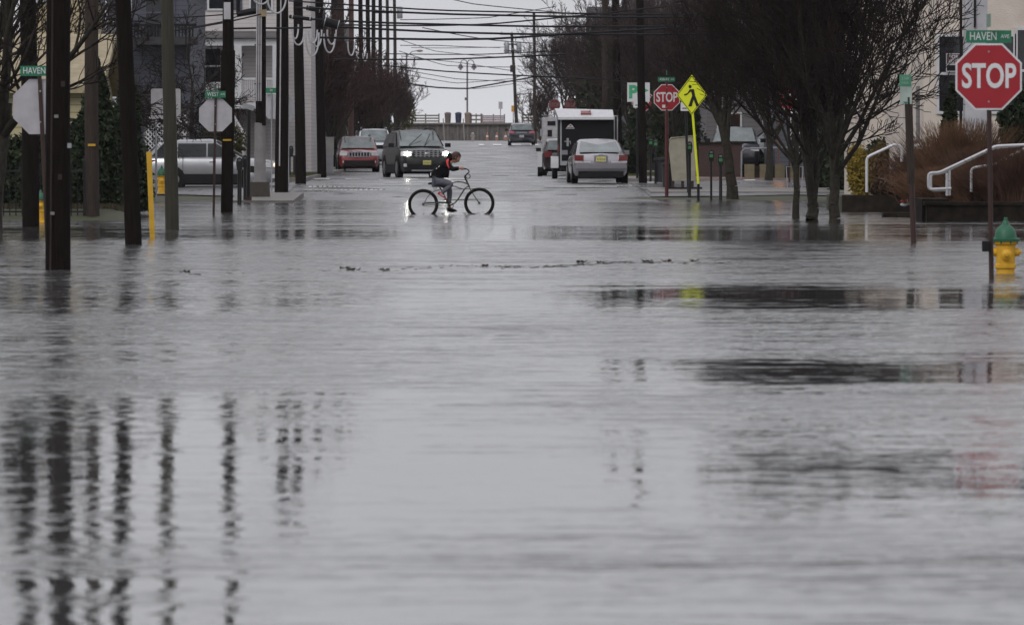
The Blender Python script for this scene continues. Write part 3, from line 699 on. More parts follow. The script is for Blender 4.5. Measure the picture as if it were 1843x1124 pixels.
# signal style pole on a concrete foot
B = Vector((GX(468, 192), 192, .03))
t = thing('traffic_pole', 'grey metal pole with a square concrete foot, pale conduits and a short mast arm', 'pole', B)
s_ = F/192
Z = lambda py: GZ(py, 192)-.03
MB().box((0, 0, Z(345)), (.58, .58, Z(331)-Z(360)+.1), taper=.93).build('foot', mat('brown_concrete', (.05, .042, .034), .7, vscale=6), t, False)
MB().lathe([(.23, Z(331)), (.17, Z(322)), (.155, Z(222)), (.14, Z(221))], 14).build('column', M_colm, t)
MB().lathe([(.165, Z(300)), (.165, Z(298))], 14).build('ring', M_galv, t)
MB().tube([(.02, 0, Z(226)), (.05, 0, Z(-120))], [.15, .13], 12).build('shaft', M_pole, t)
for k, dx in enumerate((-.09, -.03, .03)):
    MB().tube([(dx, -.14, Z(182)), (dx+.01, -.14, Z(20)), (dx+.02, -.14, Z(-60))], .022, 6).build('conduit', M_signback, t)
MB().box((.09, -.15, Z(24)), (.22, .08, .2)).build('box', mat('tan_box', (.25, .2, .12), .6), t)
MB().tube([(0, 0, Z(18)), (-.66, -.1, Z(26))], [.1, .09], 8).build('mast_arm', M_trim, t); MB().tube([(-.62, -.1, Z(26)), (-.62, -.1, Z(-40))], .06, 8).build('hanger', M_trim, t)
for z in (80, 150): MB().lathe([(.16, Z(z)), (.16, Z(z+2))], 12).build('strap', M_trim, t)
# left row receding
row = [(507, 200, 508, .19, M_pole), (541, 222, 537, .165, M_pole), (579, 252, 574, .16, M_pole), (600, 312, 601, .15, M_pole), (614, 314, 611, .23, M_pole2), (632, 317, 632, .13, mat('reddish_pole_wood', (.07, .035, .028), .7)), (651, 348, 649, .13, M_pole), (664, 373, 662, .13, M_pole), (673, 395, 672, .13, M_pole), (686, 429, 684, .13, M_pole), (699, 471, 697, .13, M_pole2), (712, 515, 710, .14, M_pole2)]
ords = ['first utility pole beyond the grey metal pole, with white cable loops', 'utility pole left of the grey kerbside cabinet row, second beyond the metal pole', 'dark utility pole just left of the grey utility box', 'utility pole directly behind the grey utility box', 'widest brown pole in the receding left row', 'reddish pole, just right of the widest brown one in the receding row', 'utility pole above the roof of the red car, seventh of the receding row', 'utility pole right of the red car roof, eighth of the receding row', 'utility pole in the far left row, ninth beyond the metal pole', 'utility pole in the far left row, tenth beyond the metal pole', 'far utility pole near the end of the left row', 'farthest utility pole of the left row, next to the slim street light']
POLES = []
for (px, d, pt, r_, m_), lab in zip(row, ords):
    ph = 11.0 + (px % 3)
    t, at = pole(lab, px, d, pt, r_*1.1, r_*.85, m_, None, H(0, d)+ph, gp)
    crossarm(t, at, H(0, d)+ph-.6, 2.2)
    if px in (632, 664, 686, 712): transformer(t, at, H(0, d)+ph-2)
    if px in (579, 651, 673, 699): crossarm(t, at, H(0, d)+ph-1.7, 1.8)
    POLES.append((px, d, H(0, d)+ph, t))
b = MB()
# conduits running up two of the poles
t = POLES[0][3]; MB().tube([(-.06, -.2, 1.2), (-.02, -.2, 5.3), (.0, -.2, 9)], .02, 6).build('conduit', M_signback, t)
# slim street light at the left end
t, at = pole('slim street light pole at the far end, left edge of the open sky', 733, 585, 731, .1, .07, M_lp, None, 9, None, 'street_light', 'street light', pytop=96)
zt = GZ(100, 585)
MB().tube([at(zt-.1), at(zt)+Vector((.5, -.1, .35)), at(zt)+Vector((1.0, -.1, .42))], .035, 6).build('arm', M_lp, t)
MB().ball(at(zt)+Vector((1.15, -.1, .40)), .2, 8, (1.5, .8, .5)).build('lamp_head', mat('lamp_head_rust', (.2, .13, .12), .6), t)
# right poles
t, at = pole('dark utility pole between the parking sign and the red stop sign', 1157, 224, 1152, .14, .12, M_pole, None, 12); crossarm(t, at, 11)
t, at = pole('dark utility pole just behind the right edge of the black trailer', 1113, 262, 1108, .17, .14, M_pole, None, 12); crossarm(t, at, 11)
t, at = pole('dark utility pole rising behind the black trailer among the bare branches', 1090, 285, 1088, .14, .12, M_pole2, None, 12); crossarm(t, at, 11)
t, at = pole('tall brown pole at the right end of the open sky, before the bare trees', 963, 470, 961, .13, .1, M_pole2, None, 9, pytop=22)
t, at = pole('leaning utility pole with transformers standing at the far end near the boardwalk', 932, 575, 918, .17, .12, M_pole2, None, 9, pytop=60)
for py in (62, 80, 92): 
    z = GZ(py, 575); crossarm(t, at, z, 1.5 if py > 62 else 2.0, M_pole2, 3)
for dx in (-.5, .55): transformer(t, at, GZ(86, 575), dx)
MB().lathe([(.2, 0), (.24, .1), (.24, .55), (.15, .62)], 8, Matrix.Translation(at(GZ(130, 575))+Vector((-.1, -.1, 0)))).build('meter_drum', M_pole2, t)
MB().tube([at(GZ(140, 575)), at(GZ(137, 575))+Vector((.5, 0, 0)), at(GZ(134, 575))+Vector((.75, 0, 0))], .05, 6).build('bracket', M_pole2, t)

# ================================================================== WIRES
def wire(lab, pts, d, r=.02, grp=None, m=M_wire, name='overhead_wire', dd=0):
    # a curve through points of one vertical sheet across the street (d metres away)
    P = []
    pts = sorted(pts)
    xs = [p[0] for p in pts]; ys = [p[1] for p in pts]
    n = 14
    for i in range(n+1):
        x = xs[0]+(xs[-1]-xs[0])*i/n
        y = float(np.interp(x, xs, ys))
        P.append(W(x, y+2.0*math.sin(math.pi*i/n), d+dd*i/n))
    o = P[0].copy(); b = MB().tube([p-o for p in P], r, 5)
    ob = b.build(name, m); ob.location = o
    return tag(ob, lab, 'wire', grp)
gw = 'wires crossing above the street'
wire('thick black wire crossing high above the street, topmost of the thick ones', [(530, 14), (800, 24), (1100, 30), (1330, 30)], 205, .034)
wire('thin black wire just under the top edge, left to right', [(520, 2), (780, 17), (1100, 24), (1330, 28)], 206, .026)
wire('black wire dipping to the left of the trees, third from the top', [(540, 34), (680, 40), (960, 46), (1300, 48)], 208, .034)
wire('black wire that rises to the right across its neighbours', [(600, 45), (780, 45), (880, 42), (1000, 31), (1200, 12)], 211, .026)
wire('black wire that leaves the black splice case and runs right', [(610, 49), (800, 57), (960, 60), (1300, 62)], 209, .036)
wire('lowest of the thick black wires, just above the boardwalk lamp', [(575, 68), (800, 70), (900, 68), (1000, 61), (1300, 45)], 207, .038)
wire('brown wire crossing at the height of the boardwalk lamp arms, left part', [(600, 107), (800, 105), (920, 101), (1020, 98)], 236, .03)
wire('dark wire sloping down to the right just below the lamp arms', [(680, 117), (800, 127), (950, 135), (1100, 143)], 260, .028)
wire('faint wire crossing at mid height of the open sky', [(690, 97), (870, 96), (1000, 92)], 330, .026)
wire('sagging cable bundle lowest in the open sky', [(715, 147), (780, 156), (840, 158), (900, 148), (970, 137)], 420, .05)
for i, pts in enumerate([[(720, 82), (790, 80), (900, 86)], [(715, 124), (820, 140), (960, 148)], [(718, 92), (800, 116), (920, 121)], [(722, 101), (830, 111), (925, 128)], [(718, 132), (820, 148), (930, 141)], [(725, 153), (860, 158), (930, 150)], [(716, 70), (780, 90), (905, 104)], [(740, 86), (850, 84), (910, 85)]]):
    wire('faint thin wire among many crossing the open sky toward the far poles', pts, 380+i*14, .022, gw)
wire('thin wire slanting down to the right at the top of the open sky', [(800, -4), (850, 6), (945, 15), (1040, 26)], 300, .022)
wire('thin wire slanting down across the lower thick wires', [(760, 50), (830, 62), (880, 70), (960, 78)], 305, .022)
wire('thin wire slanting up to the right under the top wires', [(720, 36), (880, 30), (1000, 12)], 290, .018)
# wires running along the street from pole to pole (left row)
for k in range(3):
    P = []
    for (px, d, zt, t) in POLES:
        P.append(Vector((t.location.x+(-.9, .0, .9)[k]+t['lean']*10, d-.16, zt-.40)))
    Q = []
    for a, c in zip(P, P[1:]):
        for i in range(6):
            q = i/6; p = a.lerp(c, q); p.z -= .5*4*q*(1-q); Q.append(p)
    Q.append(P[-1])
    o = Q[0].copy(); ob = MB().tube([p-o for p in Q], .02, 5).build('overhead_wire', M_wire); ob.location = o
    tag(ob, 'long wire strung pole to pole along the left side, %s one on the crossarms' % ('outer', 'middle', 'street')[k], 'wire')
# side wires in front of the left houses
wire('thin wire drooping across the slate and white houses at the left', [(255, 32), (330, 50), (400, 38), (455, 20)], 195, .018)
wire('black wire joining the two poles by the porch, upper one', [(300, 33), (410, 24), (470, 24)], 193, .02)
wire('black wire joining the two poles by the porch, lower one', [(415, 52), (468, 49), (560, 50)], 193, .03)
wire('cable running from the mossy pole to the dark pole past the bare branches', [(310, 56), (410, 38), (470, 26)], 190, .022)
# splice cases, arms and white cable loops
def lump(name, lab, cat, px0, py0, px1, py1, d, r, m=M_trim):
    a, c = W(px0, py0, d), W(px1, py1, d); dr = (c-a).normalized()
    t = thing(name, lab, cat, a)
    v = c-a
    MB().tube([v*0, v*.03, v*.97, v], [r*.5, r, r, r*.5], 12).build('case', m, t)
    for q in (.12, .88): MB().tube([v*q, v*(q+.05)], r*1.12, 12).build('clamp', M_galv, t)
lump('splice_case', 'fat black cable splice case hanging above the left kerb', 'splice case', 580, 38, 612, 46, 208, .14)
lump('splice_case', 'second fat black splice case lying on the wires left of the bigger one', 'splice case', 551, 14, 578, 19, 212, .08)
lump('splice_case', 'slim black cable arm left of the splice cases', 'cable arm', 520, 30, 562, 35, 204, .06)
def loop(lab, px, py, w_, h_, d, r=.03):
    P = []
    for i in range(15):
        a = math.pi*i/14
        P.append(W(px-w_/2*math.cos(a), py-h_+h_*math.sin(a)**.8, d+.02*i))
    o = P[0].copy(); ob = MB().tube([p-o for p in P], r, 6).build('cable_loop', M_cable); ob.location = o
    tag(ob, lab, 'cable loop', 'pale slack cable loops hanging beside the left poles')
for k, (px, py, w_, h_, d) in enumerate([(498, 24, 34, 34, 190), (470, 8, 30, 20, 190), (531, 70, 12, 26, 205), (537, 81, 20, 24, 205), (562, 101, 24, 42, 206), (563, 78, 16, 24, 209), (570, 84, 18, 30, 211), (593, 95, 20, 34, 208), (597, 80, 16, 26, 209), (632, 100, 12, 24, 240), (657, 110, 8, 14, 280)]):
    loop(('pale cable loop hanging at the top beside the grey metal pole', 'small pale cable loop at the very top left of the grey metal pole', 'short pale cable loop on the second receding pole', 'longer pale cable loop just below the short one on the second receding pole', 'deepest pale cable loop, between the receding poles', 'thin upper cable loop beside the deepest one', 'upper right cable loop beside the deepest one', 'pale cable loop below the fat splice case', 'narrow cable loop nested above the one under the splice case', 'faint cable loop by the reddish pole', 'tiny faint cable loop in the far pole row')[k], px, py, w_, h_, d, .026)

# ================================================================== SIGNS
def octo(r):                                # circumscribed by flats: half width r
    c = r/math.cos(R(22.5)); return [(c*math.cos(R(22.5+45*k)), c*math.sin(R(22.5+45*k))) for k in range(8)]
def T(z, x=0, y=0): return Matrix.Translation((x, y, z))
def stop_sign(lab, px, d, pyc, w_=.762, back=False, rz=0, post=M_rust, zb=None, txt=True, pr=.03, pxb=None, pyb=None, face=None):
    zb = H(GX(px, d), d)-.05 if zb is None else zb
    zc = GZ(pyc, d)-zb
    t = thing('stop_sign', lab, 'stop sign', (GX(px, d), d, zb), rz)
    dx = 0 if pxb is None else GX(pxb, d)-GX(px, d)
    s = 1 if back else -1
    MB().tube([(dx, -s*.03, 0), (-dx*.1, -s*.03, zc+w_*.62)], pr, 8).build('post', post, t)
    pl = MB().prism(octo(w_/2), s*.010-.004, s*.010+.004, T(zc)).build('plate', M_signback if back else (M_dimw if face else M_white), t, False)
    if not back:
        MB().prism(octo(w_/2-.022), s*.017-.002, s*.017+.002, T(zc)).build('face', face or M_red, pl, False)
        if txt:
            text('STOP', w_*.51, M_dimw if face else M_white, pl, (0, -.022, zc-.005), .67, bold=w_*.012)
        for z in (-.3, .3): MB().lathe([(.012, 0), (.012, .006)], 8, T(zc+z*w_*1.25, 0, -.02) @ Matrix.Rotation(R(90), 4, 'X')).build('bolt', M_galv, pl)
    else:
        MB().prism(octo(w_/2-.022), s*.016-.002, s*.016+.002, T(zc)).build('face', M_red, pl, False)
        text('STOP', w_*.42, M_white, pl, (0, .022, zc), .83, rz=math.pi)
        for z in (-.28, .28): MB().lathe([(.014, 0), (.014, .01)], 8, T(zc+z*w_, 0, -.05) @ Matrix.Rotation(R(90), 4, 'X')).build('bolt', M_galv, t)
    return t, zc
def blade(t, s, zc, w_=.6, h_=.12, dx=0, y=-.0, size=None, rz=0, sx=.8, small=None):
    a = MB().box((dx, y, zc), (w_, .012, h_), rz=rz).build('street_name_blade', M_green, t, False)
    xo = dx-(w_*.12 if small else 0)
    if s: text(s, size or h_*.8, M_white, a, (xo, y-.009, zc), sx)
    if small: text(small, h_*.42, M_white, a, (dx+w_*.36, y-.009, zc), .9)
    return a
# right foreground
t, zc = stop_sign('large red STOP sign on a brown post with the street name above, right foreground', 1779, 76.5, 138, .762, post=M_rust, zb=-.3, pr=.028, pxb=1786)
for z in (GZ(66, 76.5)+.3,): blade(t, 'HAVEN', z, .52, .145, .0, -.0, .135, 0, .72, 'AVE')
MB().box((0, 0, GZ(37, 76.5)+.3), (.012, .5, .15)).build('cross_street_blade', mat('faded_green', (.14, .24, .18), .5), t, False)
MB().box((0, .035, zc+.46), (.03, .05, .08)).build('bracket', M_galv, t)
MB().box((-.03, -.05, GZ(443, 76.5)+.3), (.09, .06, .12)).build('clamp_box', M_trim, t)
# far left HAVEN
t, zc = stop_sign('back of an octagonal sign with the Haven street blade above, far left', 73, 92.5, 192, .762, True, post=M_rust, zb=-.3, pr=.028, pxb=88)
blade(t, 'HAVEN', GZ(128, 92.5)+.3, .39, .14, -.08, -.06, .125, 0, .78)
# WEST
t, zc = stop_sign('grey back of an octagonal sign under the WEST street blade, before the silver car', 388, 150, 207, .74, True, post=M_rust, zb=-.3, pr=.027, pxb=384)
blade(t, 'WEST', GZ(170, 150)+.3, .46, .15, 0, -.06, .125, 0, .8, 'AVE')
MB().box((0, 0, GZ(159, 150)+.3), (.012, .45, .14)).build('cross_street_blade', M_green, t, False)
MB().tube([(0, -.03, zc+.3), (0, -.03, GZ(152, 150)+.3)], .018, 6).build('finial', M_rust, t)
# third group
t, zc = stop_sign('tan back of an octagonal sign turned away, under a small green blade', 490, 205, 192, .76, True, rz=R(-38), post=M_galv, pr=.02)
blade(t, None, GZ(163, 205)-t.location.z, .40, .16, 0, -.06, rz=R(20)); text('4TH', .11, M_white, t, (0, -.08, GZ(163, 205)-t.location.z), .8)
t, zc = stop_sign('narrow grey back of an octagonal sign nearly edge on, right of the tan one', 518, 212, 196, .76, True, rz=R(58), post=M_galv, pr=.02)
for px, d, py, lab in ((606, 330, 198, 'dim grey octagonal sign back between the receding left poles, nearer one'), (640, 360, 197, 'dim olive octagonal sign back between the receding left poles, farther one')):
    stop_sign(lab, px, d, py, .8, True, rz=R(40), post=M_galv)
# square white sign back
t = thing('sign', 'large blank back of a rectangular sign with rounded corners, behind the mossy pole', 'sign', (GX(281, 180), 180, .1))
zc = GZ(187, 180)-.1; wd, hh = .80, .82; cx = GX(298.5, 180)-GX(281, 180)
pl = [(cx+sx*(wd/2-.05)+.05*math.cos(a), zc+sz*(hh/2-.05)+.05*math.sin(a)) for sx, sz, a0 in ((1, 1, 0), (-1, 1, 90), (-1, -1, 180), (1, -1, 270)) for a in [R(a0+q) for q in (0, 30, 60, 90)]]
MB().prism(pl, -.01, .01).build('plate', M_signback, t, False); MB().tube([(0, .03, 0), (0, .03, zc)], .028, 6).build('post', M_galv, t); MB().tube([(cx*2, .03, 0), (cx*2, .03, zc)], .028, 6).build('post', M_galv, t)
# ASBURY stop
t, zc = stop_sign('red STOP sign on a red post under the ASBURY blade, beside the pedestrian sign', 1200, 197, 175.5, .77, post=M_redpost, pr=.055, zb=.1)
blade(t, 'ASBURY', GZ(143, 197)-.1, .5, .14, -.01, 0, .1, 0, .8, 'AVE')
MB().box((-.09, -.03, zc-.26), (.09, .006, .09)).build('sticker', M_white, t, False)
MB().box((0, .0, GZ(131, 197)-.1), (.02, .4, .13)).build('cross_street_blade', M_green, t, False)
t, zc = stop_sign('red STOP sign half hidden behind the white and green parking sign', 1156, 262, 181, .82, post=M_rust)
t, zc = stop_sign('dark red STOP sign showing its S through the branches behind the tree group', 1421, 222, 176, .8, post=M_rust)
for px, lab in ((998, 'far red STOP sign above the left edge of the trailer roof'), (1027, 'far red STOP sign above the middle of the trailer roof')):
    stop_sign(lab, px, 352, 189, .6, post=M_rust, face=M_redd)
# parking sign P
dP = 233
t = thing('parking_sign', 'white parking sign with a green P and arrow beside the dark pole', 'sign', (GX(1147, dP-3), dP-3, .3))
zc = GZ(166, dP-3)-.3
MB().tube([(0, .05, 0), (0, .05, zc+.3)], .04, 8).build('post', M_black, t)
pl = MB().box((.04, 0, zc), (.78, .012, .66)).build('panel', M_white, t, False)
text('P', .60, M_greenl, pl, (-.15, -.009, zc-.01), .95, bold=.03)
MB().prism([(.20, zc+.16), (.39, zc+.06), (.20, zc-.04)], -.012, -.008).build('arrow', M_greenl, pl, False)
MB().box((-.0, -.005, zc-.42), (.28, .012, .22)).build('small_plate', M_white, t, False)
MB().box((.02, -.012, zc-.45), (.18, .004, .03)).build('plate_text', M_black, t, False)
# pedestrian warning sign
dW = 192
t = thing('pedestrian_sign', 'fluorescent yellow diamond pedestrian sign on a yellow post', 'sign', (GX(1257, dW), dW, .05))
zc = GZ(171, dW)-.05; dx = GX(1245, dW)-GX(1257, dW)
hw, hh = .44, .58
dm = lambda k: [(dx+.0+hw*k, zc), (dx, zc+hh*k), (dx-hw*k, zc), (dx, zc-hh*k)]
pl = MB().prism(dm(1.0), -.006, .006).build('panel', M_lemon, t, False)
fr = MB()
for a, c in zip(dm(.93), dm(.93)[1:]+dm(.93)[:1]): fr.tube([(a[0], -.009, a[1]), (c[0], -.009, c[1])], .009, 4)
fr.build('border', M_black, pl)
s = .0083                               # figure drawn in small steps
fg = MB(); Y0, Y1 = -.014, -.008
fx = dx; fz = zc
fg.prism([(fx-.05+.045*math.cos(a), fz+.24+.05*math.sin(a)) for a in [R(30*k) for k in range(12)]], Y0, Y1)
fg.prism([(fx-.07, fz+.16), (fx+.06, fz+.17), (fx+.10, fz-.02), (fx+.01, fz-.03), (fx-.01, fz+.07)], Y0, Y1)
fg.prism([(fx-.06, fz+.16), (fx-.02, fz+.11), (fx-.14, fz-.0), (fx-.22, fz-.02), (fx-.22, fz+.02), (fx-.13, fz+.05)], Y0-.001, Y1-.001)
fg.prism([(fx+.01, fz-.02), (fx+.08, fz-.02), (fx+.0, fz-.33), (fx-.10, fz-.33), (fx-.09, fz-.29)], Y0-.002, Y1-.002)
fg.prism([(fx+.03, fz-.01), (fx+.10, fz-.03), (fx+.21, fz-.31), (fx+.13, fz-.33), (fx+.05, fz-.13)], Y0-.003, Y1-.003)
fg.build('walking_figure', M_black, pl, False)
MB().tube([(0, .03, GZ(331, dW)-.05), (dx, .03, zc-.2)], .035, 8).build('post', M_lemon, t)
MB().tube([(0, .03, -.2), (0, .03, GZ(331, dW)-.05)], .04, 8).build('post_foot', M_black, t)
# green and white plate sign on the dark wooden post
dG = 106
t = thing('parking_sign', 'green over white parking plate on a dark wooden post, left of the stucco building', 'sign', (GX(1646, dG), dG, -.3))
z0, z1 = GZ(190, dG)+.3, GZ(135, dG)+.3
sxx = GX(1630, dG)-GX(1646, dG)
MB().box((sxx, -.05, (z0+z1)/2-.06), (.19, .01, (z1-z0)*.66)).build('white_plate', mat('dull_white_plate', (.30, .36, .33), .55), t, False)
MB().box((sxx-.01, -.052, z1-.09), (.19, .01, .19)).build('green_plate', mat('dull_green_plate', (.06, .22, .14), .55), t, False)
text('2 HR', .065, mat('pale_green', (.28, .40, .33), .6), t, (sxx-.01, -.062, z1-.06), .9); text('PARK', .05, MATS['pale_green'], t, (sxx-.01, -.062, z1-.13), .9)
MB().prism([(sxx-.05, z0+.06), (sxx+.05, z0+.06), (sxx, z0+.02)], -.062, -.058).build('arrow', M_green, t, False)
MB().tube([(0, 0, 0), (-.10, 0, z1-.05-.2)], [.045, .05], 8).build('post', M_rust, t)
MB().tube([(-.055, -.0, GZ(330, dG)+.3), (-.10, 0, GZ(175, dG)+.3)], .062, 8).build('post_sleeve', M_pole2, t)
# small white plate near pedestrian sign
t = thing('sign', 'small white plate on a black post between the STOP and pedestrian signs', 'sign', (GX(1239, 203), 203, .15))
MB().tube([(0, 0, 0), (-.09, 0, GZ(186, 203)-.15)], .04, 8).build('post', M_black, t)
MB().box((-.12, -.05, GZ(192, 203)-.15), (.24, .01, .26)).build('plate', M_white, t, False); MB().box((-.12, -.058, GZ(195, 203)-.15), (.14, .004, .03)).build('plate_text', M_black, t, False)

# ================================================================== STREET FURNITURE
# yellow leaning marker
p0, p1 = Vector((GX(275, 113), 113, -.2)), W(268, 273, 113)
t = thing('marker_post', 'leaning flat yellow marker post standing in the water at the left', 'marker post', p0)
v = p1-p0; an = math.atan2(v.x, v.z)
MB().box(v/2, (.088, .03, v.length), ry=an).build('blade', M_yel, t, False); MB().box(v*.06, (.12, .06, .12), ry=an).build('anchor', M_galv, t)
def hydrant(lab, x, y, z, s=1.0):
    t = thing('fire_hydrant', lab, 'hydrant', (x, y, z)); t.scale = (s, s, s)
    MB().lathe([(.17, 0), (.17, .04), (.115, .06), (.11, .30), (.13, .31), (.13, .35), (.115, .36), (.12, .58), (.15, .60), (.15, .63), (.13, .64)], 20).build('barrel', M_hyd, t)
    bo = MB().lathe([(.175, .63), (.178, .66), (.135, .67), (.125, .74), (.09, .80), (.045, .83), (.035, .87), (.03, .88)], 20).build('bonnet', M_hydg, t)
    MB().lathe([(.025, .87), (.025, .91), (.015, .915)], 5).build('top_nut', M_hydg, bo)
    n = MB().lathe([(.065, 0), (.065, .05), (.05, .06), (.03, .07), (.02, .10)], 14, T(.47, 0, -.11) @ Matrix.Rotation(R(90), 4, 'X')).build('steamer_nozzle', M_hyd, t)
    for s2 in (-1, 1): MB().lathe([(.05, 0), (.05, .055), (.04, .065), (.02, .07), (.02, .09)], 12, T(.50, s2*.105, 0) @ Matrix.Rotation(R(90*s2), 4, 'Y')).build('side_nozzle', M_hyd, t)
    for k in range(8): MB().lathe([(.012, .60), (.012, .66)], 6, T(0, .145*math.cos(R(45*k+20)), .145*math.sin(R(45*k+20)))).build('flange_bolt', M_hydg, t)
    return t
hydrant('yellow fire hydrant with green bonnet in the water behind the STOP post at the right', GX(1810, 80), 80, -.24, 1.0)
hydrant('yellow hydrant with green bonnet mostly hidden between the two darkest poles at far left', GX(73, 136), 136, -.02, .75)
hydrant('yellow hydrant with green bonnet before the silver car, left of the mossy pole', GX(291, 205), 205, .02, 1.05)
# parking meters
def meter(lab, px, d, pytop, two=False, zb=None, green=True, r_=.05):
    x = GX(px, d); zb = H(x, d)-.05 if zb is None else zb; h_ = GZ(pytop, d)-zb
    t = thing('parking_meter', lab, 'parking meter', (x, d, zb), 0, 'parking meters')
    MB().tube([(0, 0, 0), (0, 0, .1), (0, 0, h_-.35)], [r_*1.5, r_, r_*.9], 10).build('post', M_black, t)
    for sx in ((-.12, .12) if two else (0,)):
        MB().prism([(sx-.07, h_-.35), (sx+.07, h_-.35), (sx+.09, h_-.15), (sx+.07, h_-.04), (sx, h_), (sx-.07, h_-.04), (sx-.09, h_-.15)], -.06, .06).build('head', M_black, t, False)
        if green: MB().box((sx, -.063, h_-.19), (.10, .006, .09)).build('panel', mat('meter_green', (.03, .20, .05), .5), t, False)
        MB().box((sx, -.063, h_-.08), (.08, .006, .05)).build('display', M_glass, t, False)
    if two: MB().box((0, 0, h_-.37), (.3, .06, .05)).build('yoke', M_black, t)
    return t
meter('black parking meter in front of the beige cabinet', 1241, 199, 254)
meter('thin black parking meter with a green panel, left one of the pair before the tree', 1280, 196, 269, r_=.035)
meter('black parking meter with a green panel, close to the leaning tree trunk', 1297, 192.5, 276)
meter('black meter with a green panel left of the litter bins by the silver saloon', 1171, 226, 247, r_=.04)
meter('black meter with a green panel just right of another behind the litter bin', 1180, 222, 249, r_=.04)
meter('black parking meter standing in the water edge left of the concrete foot', 431, 181, 283, zb=-.1, green=False, r_=.06)
meter('second black parking meter close behind the first, by the concrete foot', 441, 187, 279, zb=0, green=False)
t = thing('post', 'tall thin dark post left of the grey metal pole', 'post', (GX(447, 186), 186, .05)); MB().tube([(0, 0, 0), (.02, 0, GZ(192, 186))], .05, 8).build('shaft', M_black, t); MB().box((.02, 0, GZ(196, 186)), (.3, .12, .14), ry=.3).build('head', M_galv, t)
MB().box((0, 0, .06), (.18, .18, .1)).build('foot', M_rust, t)
meter('double headed black parking meter beyond the far kerb at the left', 530, 236, 262, two=True, green=False)
meter('black parking meter beside the double headed one at the far left kerb', 521, 240, 264, green=False)
# cabinets
t = thing('utility_box', 'pale grey utility box standing on the grass strip before the red car', 'cabinet', (GX(593, 268), 268, H(-5.6, 268)+.1))
MB().b2(-.15, .15, 0, .3, 0, .72).build('pedestal', M_signback, t, False); MB().b2(-.16, .17, -.02, .32, .72, 1.42).build('body', mat('pale_cabinet', (.40, .39, .36), .5, vscale=3), t, False); MB().b2(-.18, .19, -.04, .34, 1.42, 1.46).build('lid', M_signback, t, False)
t = thing('relay_cabinet', 'beige weathered storage mailbox cabinet with a rounded top on a dark base', 'cabinet', (GX(1229, 207), 207, .22))
wd = .80; hC = GZ(246, 207)-.22
cb = mat('beige_cabinet', (.27, .25, .19), .6, vscale=4, var=.15)
MB().prism([(-wd/2+.08, .28), (wd/2, .28), (wd/2, hC-.02), (wd/2-.1, hC), (-wd/2+.08, hC-.07), (-wd/2, hC-.12), (-wd/2-.02, hC-.4)], 0, .55).build('body', cb, t, False)
MB().prism([(-wd/2-.03, hC-.12), (-wd/2+.06, hC-.05), (wd/2+.02, hC+.02), (wd/2+.02, hC+.05), (-wd/2+.05, hC-.02)], -.03, .58).build('lid', cb, t, False)
MB().b2(-wd/2-.12, wd/2+.2, -.05, .6, -.05, .09).build('base', M_black, t, False)
for sx in (-.3, 0, .3): MB().b2(sx-.04, sx+.04, .05, .45, .09, .28).build('leg', M_rust, t, False)
MB().b2(-.2, .22, -.012, 0, .5, hC-.35).build('door', cb, t, False)
def bin_(lab, px, d, pyt, r_=.24):
    x = GX(px, d); zb = H(x, d)+.08; h_ = GZ(pyt, d)-zb
    t = thing('litter_bin', lab, 'bin', (x, d, zb))
    MB().lathe([(r_*.82, 0), (r_, h_*.86)], 14).build('body', mat('black_plastic', (.012, .012, .014), .4), t); MB().lathe([(r_*1.08, h_*.86), (r_*1.08, h_*.92), (r_*.9, h_), (.02, h_+.02)], 14).build('lid', M_trim, t)
bin_('black tapered litter bin directly left of the beige cabinet', 1202, 208, 293, .2)
bin_('black litter bin behind, left of the nearer one by the beige cabinet', 1190, 222, 284, .24)
# amber lamps
for px, py, lab in ((1399, 187, 'small glowing amber lantern on a post behind the tree group'), (1523, 171, 'small glowing amber lantern seen through the bare tree beside the evergreen')):
    d = 236 if px < 1500 else 238
    t = thing('lantern', lab, 'lantern', (GX(px, d), d-1, .35))
    zz = GZ(py, d)-.35
    MB().tube([(0, 0, 0), (0, 0, zz-.14)], .035, 6).build('post', mat('copper_post', (.14, .06, .035), .5), t)
    MB().ball((0, 0, zz), .085 if px < 1500 else .06, 8, (1.2, 1, .9)).build('lamp', M_amber, t); MB().lathe([(.13, zz+.08), (.02, zz+.18)], 8).build('cap', M_black, t)
# A-frame white rack
t = thing('bike_rack', 'thin pale metal rack frame left of the tree group', 'rack', (GX(1424, 214), 214, H(10, 214)))
MB().tube([(-.12, 0, .0), (-.16, 0, .72), (.38, 0, .72), (.34, 0, .0)], .02, 6).build('frame', M_galv, t); MB().b2(-.2, .46, -.06, .06, 0, .03).build('foot', M_galv, t)

# handrails
def pipe(t, pts, r_=.022, name='rail', n=8):
    # rounded corners
    P = [Vector(p) for p in pts]; out = [P[0]]
    for a, b_, c in zip(P, P[1:], P[2:]):
        k = min(.09, (b_-a).length*.45, (c-b_).length*.45)
        s0 = b_+(a-b_).normalized()*k; s1 = b_+(c-b_).normalized()*k
        for q in (0, .33, .66, 1): out.append(s0.lerp(b_, q).lerp(b_.lerp(s1, q), q))
    out.append(P[-1]); return MB().tube(out, r_, n).build(name, M_rail, t)
d = 157.8; o = Vector((GX(1558, d), d, .36)); g_ = lambda px, py, dy=0: W(px, py, d)-o+Vector((0, dy, 0))
t = thing('handrail', 'white curved pipe handrail over the planting bed beside the yellow shrub', 'handrail', o)
pipe(t, [g_(1560, 346), g_(1560, 283), g_(1612, 259), g_(1623, 266), g_(1623, 291)], .035)
d = 146; o = Vector((GX(1672, d), d, .3))
t = thing('handrail', 'double white pipe handrail looping low over the brown grasses', 'handrail', o)
g_ = lambda px, py, dy=0: W(px, py, 146)-o+Vector((0, dy, 0))
